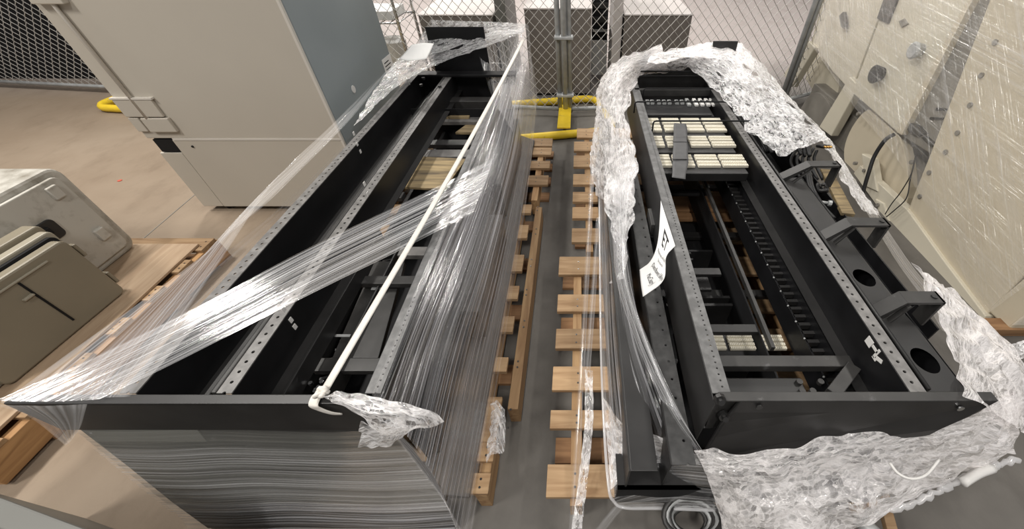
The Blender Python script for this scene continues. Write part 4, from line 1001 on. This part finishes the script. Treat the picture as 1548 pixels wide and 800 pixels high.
# ================================================================== IVORY MACHINE AT RIGHT
XM = 1.95
MC = thing('machine', 'large ivory machine wrapped in clear film along the right edge', 'machine', (2.3, 2.4, 0))
def face(px, X=XM): return [PX(x, y, X) for x, y in px]
def panel(name, px, m_, X=XM, th=.30, bev=.006):
    return MB().prism(face(px, X), (th, 0, 0)).build(name, m_, MC, bevel=bev)
panel('side_panel', [(1406, 233), (1496, 0), (1570, -160), (1750, -90), (1700, 250), (1490, 478), (1425, 392), (1372, 318)], M['machine'], XM, .55)
panel('control_panel', [(1288, 140), (1340, 0), (1372, -90), (1500, -60), (1465, 0), (1358, 202)], M['machine2'], XM + .02, .40)
panel('column', [(1359, 203), (1466, 0), (1500, -70), (1540, -60), (1498, 0), (1407, 233)], M['machgrey'], XM + .05, .40)
panel('column_edge', [(1355, 200), (1462, 0), (1470, 0), (1363, 204)], M['machine'], XM + .015, .05, .002)
panel('end_leaf', [(1226, 62), (1244, 0), (1262, -60), (1366, -80), (1338, 0), (1286, 138), (1258, 108)], M['machine2'], XM + .06, .3)
panel('front_foot', [(1184, 112), (1222, 62), (1232, 72), (1196, 132)], M['machine2'], XM + .03, .06)
panel('leg', [(1238, 192), (1284, 116), (1298, 130), (1256, 206)], M['machine2'], XM + .03, .06)
panel('leg', [(1262, 196), (1292, 150), (1322, 182), (1290, 235)], M['machgrey'], XM + .2, .06)
# rounded plates low on the machine
def roundplate(name, pts, m_, X, th):
    P3 = face(pts, X); c = spline(P3 + [P3[0]], 40)[:-1]; return MB().prism(c, (th, 0, 0)).build(name, m_, MC, bevel=.003)
roundplate('guard_plate', [(1208, 168), (1222, 146), (1236, 140), (1250, 152), (1258, 175), (1246, 200), (1226, 200)], M['machgrey'], XM + .10, .05)
roundplate('round_guard', [(1280, 270), (1276, 225), (1292, 186), (1318, 166), (1360, 206), (1372, 300), (1340, 345), (1300, 300)], M['machine'], XM + .06, .06)
roundplate('round_guard', [(1218, 120), (1222, 70), (1250, 62), (1268, 110), (1262, 150), (1240, 150)], M['machine2'], XM + .22, .05)
panel('base_side', [(1300, 250), (1372, 318), (1425, 392), (1490, 478), (1480, 503), (1398, 410), (1330, 318), (1290, 262)], M['machine2'], XM - .02, .05, .004)
panel('base_block', [(1302, 232), (1318, 240), (1326, 290), (1308, 282)], M['machine2'], XM - .03, .05)
panel('base_block', [(1322, 300), (1336, 308), (1345, 340), (1330, 330)], M['machine2'], XM - .03, .05)
# front end towards the camera
q = PX(1488, 480, XM); 
MB().box(XM + .0, XM + .75, 1.06, q.y + .02, .03, .95).build('front_end', M['machine'], MC, bevel=.01)
MB().box(XM - .12, XM + .8, 1.05, 1.12, .0, .05).build('front_skid', M['oakx'], MC, bevel=.004)
MB().box(XM + .12, XM + .8, 1.15, 3.6, .0, .25).build('base_frame', M['machgrey'], MC, bevel=.006)
m = MB()
for px, py in ((1505, 64), (1484, 114), (1467, 159), (1448, 201), (1430, 230), (1405, 261), (1391, 297), (1375, 334), (1364, 368), (1378, 245)):
    m.disc(PX(px, py, XM - .001 if px > 1400 else XM - .001), (1, 0, 0), .013, .012, 10)
m.build('panel_screws', M['machgrey'], MC)
m = MB()
for px, py in ((1293, 247), (1307, 258), (1328, 310), (1298, 172)): m.disc(PX(px, py, XM - .03), (1, 0, 0), .012, .02, 10)
m.build('base_screws', M['machgrey'], MC)
# knobs and vent on the control panel
def knob(px, py, r, m_):
    q = PX(px, py, XM + .02); MB().tube([q, q + Vector((-.02, 0, 0)), q + Vector((-.05, -.004, 0)), q + Vector((-.06, -.004, 0))], [r*.7, r*.8, r, r*.8], 14).build('knob', m_, MC, smooth=False)
knob(1333, 112, .055, M['matte']); knob(1393, 76, .045, M['galv'])
panel('vent_grille', [(1325, 28), (1335, 0), (1342, -16), (1360, -12), (1353, 6), (1341, 36)], M['dark'], XM + .005, .03, .003)
panel('slot_cover', [(1358, 32), (1366, 28), (1372, 36), (1362, 42)], M['machgrey'], XM + .01, .02, .002)
panel('handle', [(1268, 24), (1274, 18), (1277, 34), (1276, 44), (1271, 40)], M['dark'], XM + .02, .03, .002)
panel('hex_boss', [(1366, 190), (1376, 186), (1388, 190), (1398, 202), (1388, 206), (1374, 200)], M['dark'], XM + .03, .03, .002)
panel('dark_gap', [(1392, 208), (1408, 222), (1410, 216), (1398, 206)], M['matte'], XM + .03, .02, .001)
for a in ((1415, 165), (1406, 179)): panel('slot', [(a[0], a[1]-2), (a[0] + 20, a[1]-1), (a[0] + 18, a[1] + 2), (a[0] - 1, a[1] + 2)], M['matte'], XM + .045, .02, .0)
cd = [PX(1352, 203, XM - .01), PX(1338, 212, XM - .05), PX(1322, 236, XM - .07), PX(1313, 262, XM - .08), PX(1306, 286, XM - .08), PX(1302, 305, XM - .08)]
tag(MB().tube(spline(cd, 30), .012, 9).build('power_cord', M['rubber'], smooth=True), 'thick black cord hanging down the front of the ivory machine', 'cord')
for pts in ([(1384, 236), (1378, 262), (1362, 290), (1348, 308), (1338, 324)], [(1384, 236), (1376, 272), (1370, 300), (1352, 318), (1340, 328)]):
    MB().tube(spline([PX(x, y, XM - .05) for x, y in pts], 24), .0035, 6).build('thin_wire', M['dark2'], MC, smooth=True)
# film round the machine
MW = thing('stretch_wrap', 'clear glinting stretch film over the ivory machine', 'plastic wrap', (XM, 2.4, .03), 'stretch film')
def wound(dx, seed, ang, m_):
    low = [PX(x, y, XM - dx) for x, y in ((1228, 70), (1290, 160), (1352, 235), (1420, 345), (1488, 478))]
    high = [Vector((p.x, lerp_y, 1.45)) for p, lerp_y in zip(low, (3.75, 3.1, 2.4, 1.7, 1.05))]
    o = sheet('film_layer', [low, [a_.lerp(b_, .5) for a_, b_ in zip(low, high)], high], 90, 90, m_, MW, amp=.003, fscale=30, stretch=.03, seed=seed)
    c, s_ = math.cos(ang), math.sin(ang); ul = o.data.uv_layers[0]
    for l in o.data.loops:
        q = o.data.vertices[l.vertex_index].co; ul.data[l.index].uv = (q.y*c + q.z*s_, -q.y*s_ + q.z*c)
wound(.05, 5., math.radians(4), M['mach']); wound(.062, 8., math.radians(38), M['mach'])
sheet('film_layer', [[Vector((XM - .05, 1.04, .9)), Vector((XM + .4, 1.04, .9)), Vector((XM + .8, 1.04, .9))], [Vector((XM - .05, 1.04, .1)), Vector((XM + .4, 1.04, .1)), Vector((XM + .8, 1.04, .1))]], 40, 60, M['mach'], MW, amp=0.0028, fscale=35.2, stretch=.06, seed=9.)

# ================================================================== LIGHT
w = bpy.data.worlds.new('World'); sc.world = w; w.use_nodes = True
bg = w.node_tree.nodes['Background']; bg.inputs[0].default_value = (.98, .97, 1, 1); bg.inputs[1].default_value = .16
def lamp(x, y, z, sx, sy, e, col=(1, .96, .9), rz=0):
    l = bpy.data.lights.new('high_bay_lamp', 'AREA'); l.shape = 'RECTANGLE'; l.size = sx; l.size_y = sy; l.energy = e; l.color = col
    o = bpy.data.objects.new('high_bay_lamp', l); COL.objects.link(o); o.location = (x, y, z); o.rotation_euler = (0, 0, rz); return o
for x in (-3.6, 3.2):
    for y in (-1.2, 2.2, 5.6, 9.5):
        lamp(x, y, 5.2, .35, 1.3, 165 if x < 0 else 60)
lamp(-.2, 6.5, 5.2, .35, 1.3, 110); lamp(-.2, 10.5, 5.2, .35, 1.3, 130); lamp(-.2, -2.4, 5.2, .35, 1.3, 115)
# ================================================================== CAMERA
cam = bpy.data.cameras.new('camera'); co = bpy.data.objects.new('camera', cam); COL.objects.link(co)
co.location = C0; co.rotation_euler = (math.radians(45), 0, 0)
cam.sensor_fit = 'HORIZONTAL'; cam.sensor_width = 36; cam.lens = 36*F/W_
cam.shift_x = -(CX - W_/2)/W_; cam.shift_y = (CY - H_/2)/W_; cam.clip_start = .02
sc.camera = co
vs = sc.view_settings; sc.display_settings.display_device = 'sRGB'
vs.view_transform = 'Standard'; vs.look = 'None'; vs.exposure = 0.2; vs.gamma = 1; vs.use_curve_mapping = False
try:
    sc.cycles.use_denoising = True; sc.cycles.transparent_max_bounces = 24; sc.cycles.max_bounces = 8; sc.cycles.sample_clamp_indirect = 6; sc.cycles.caustics_reflective = False; sc.cycles.caustics_refractive = False
except Exception: pass
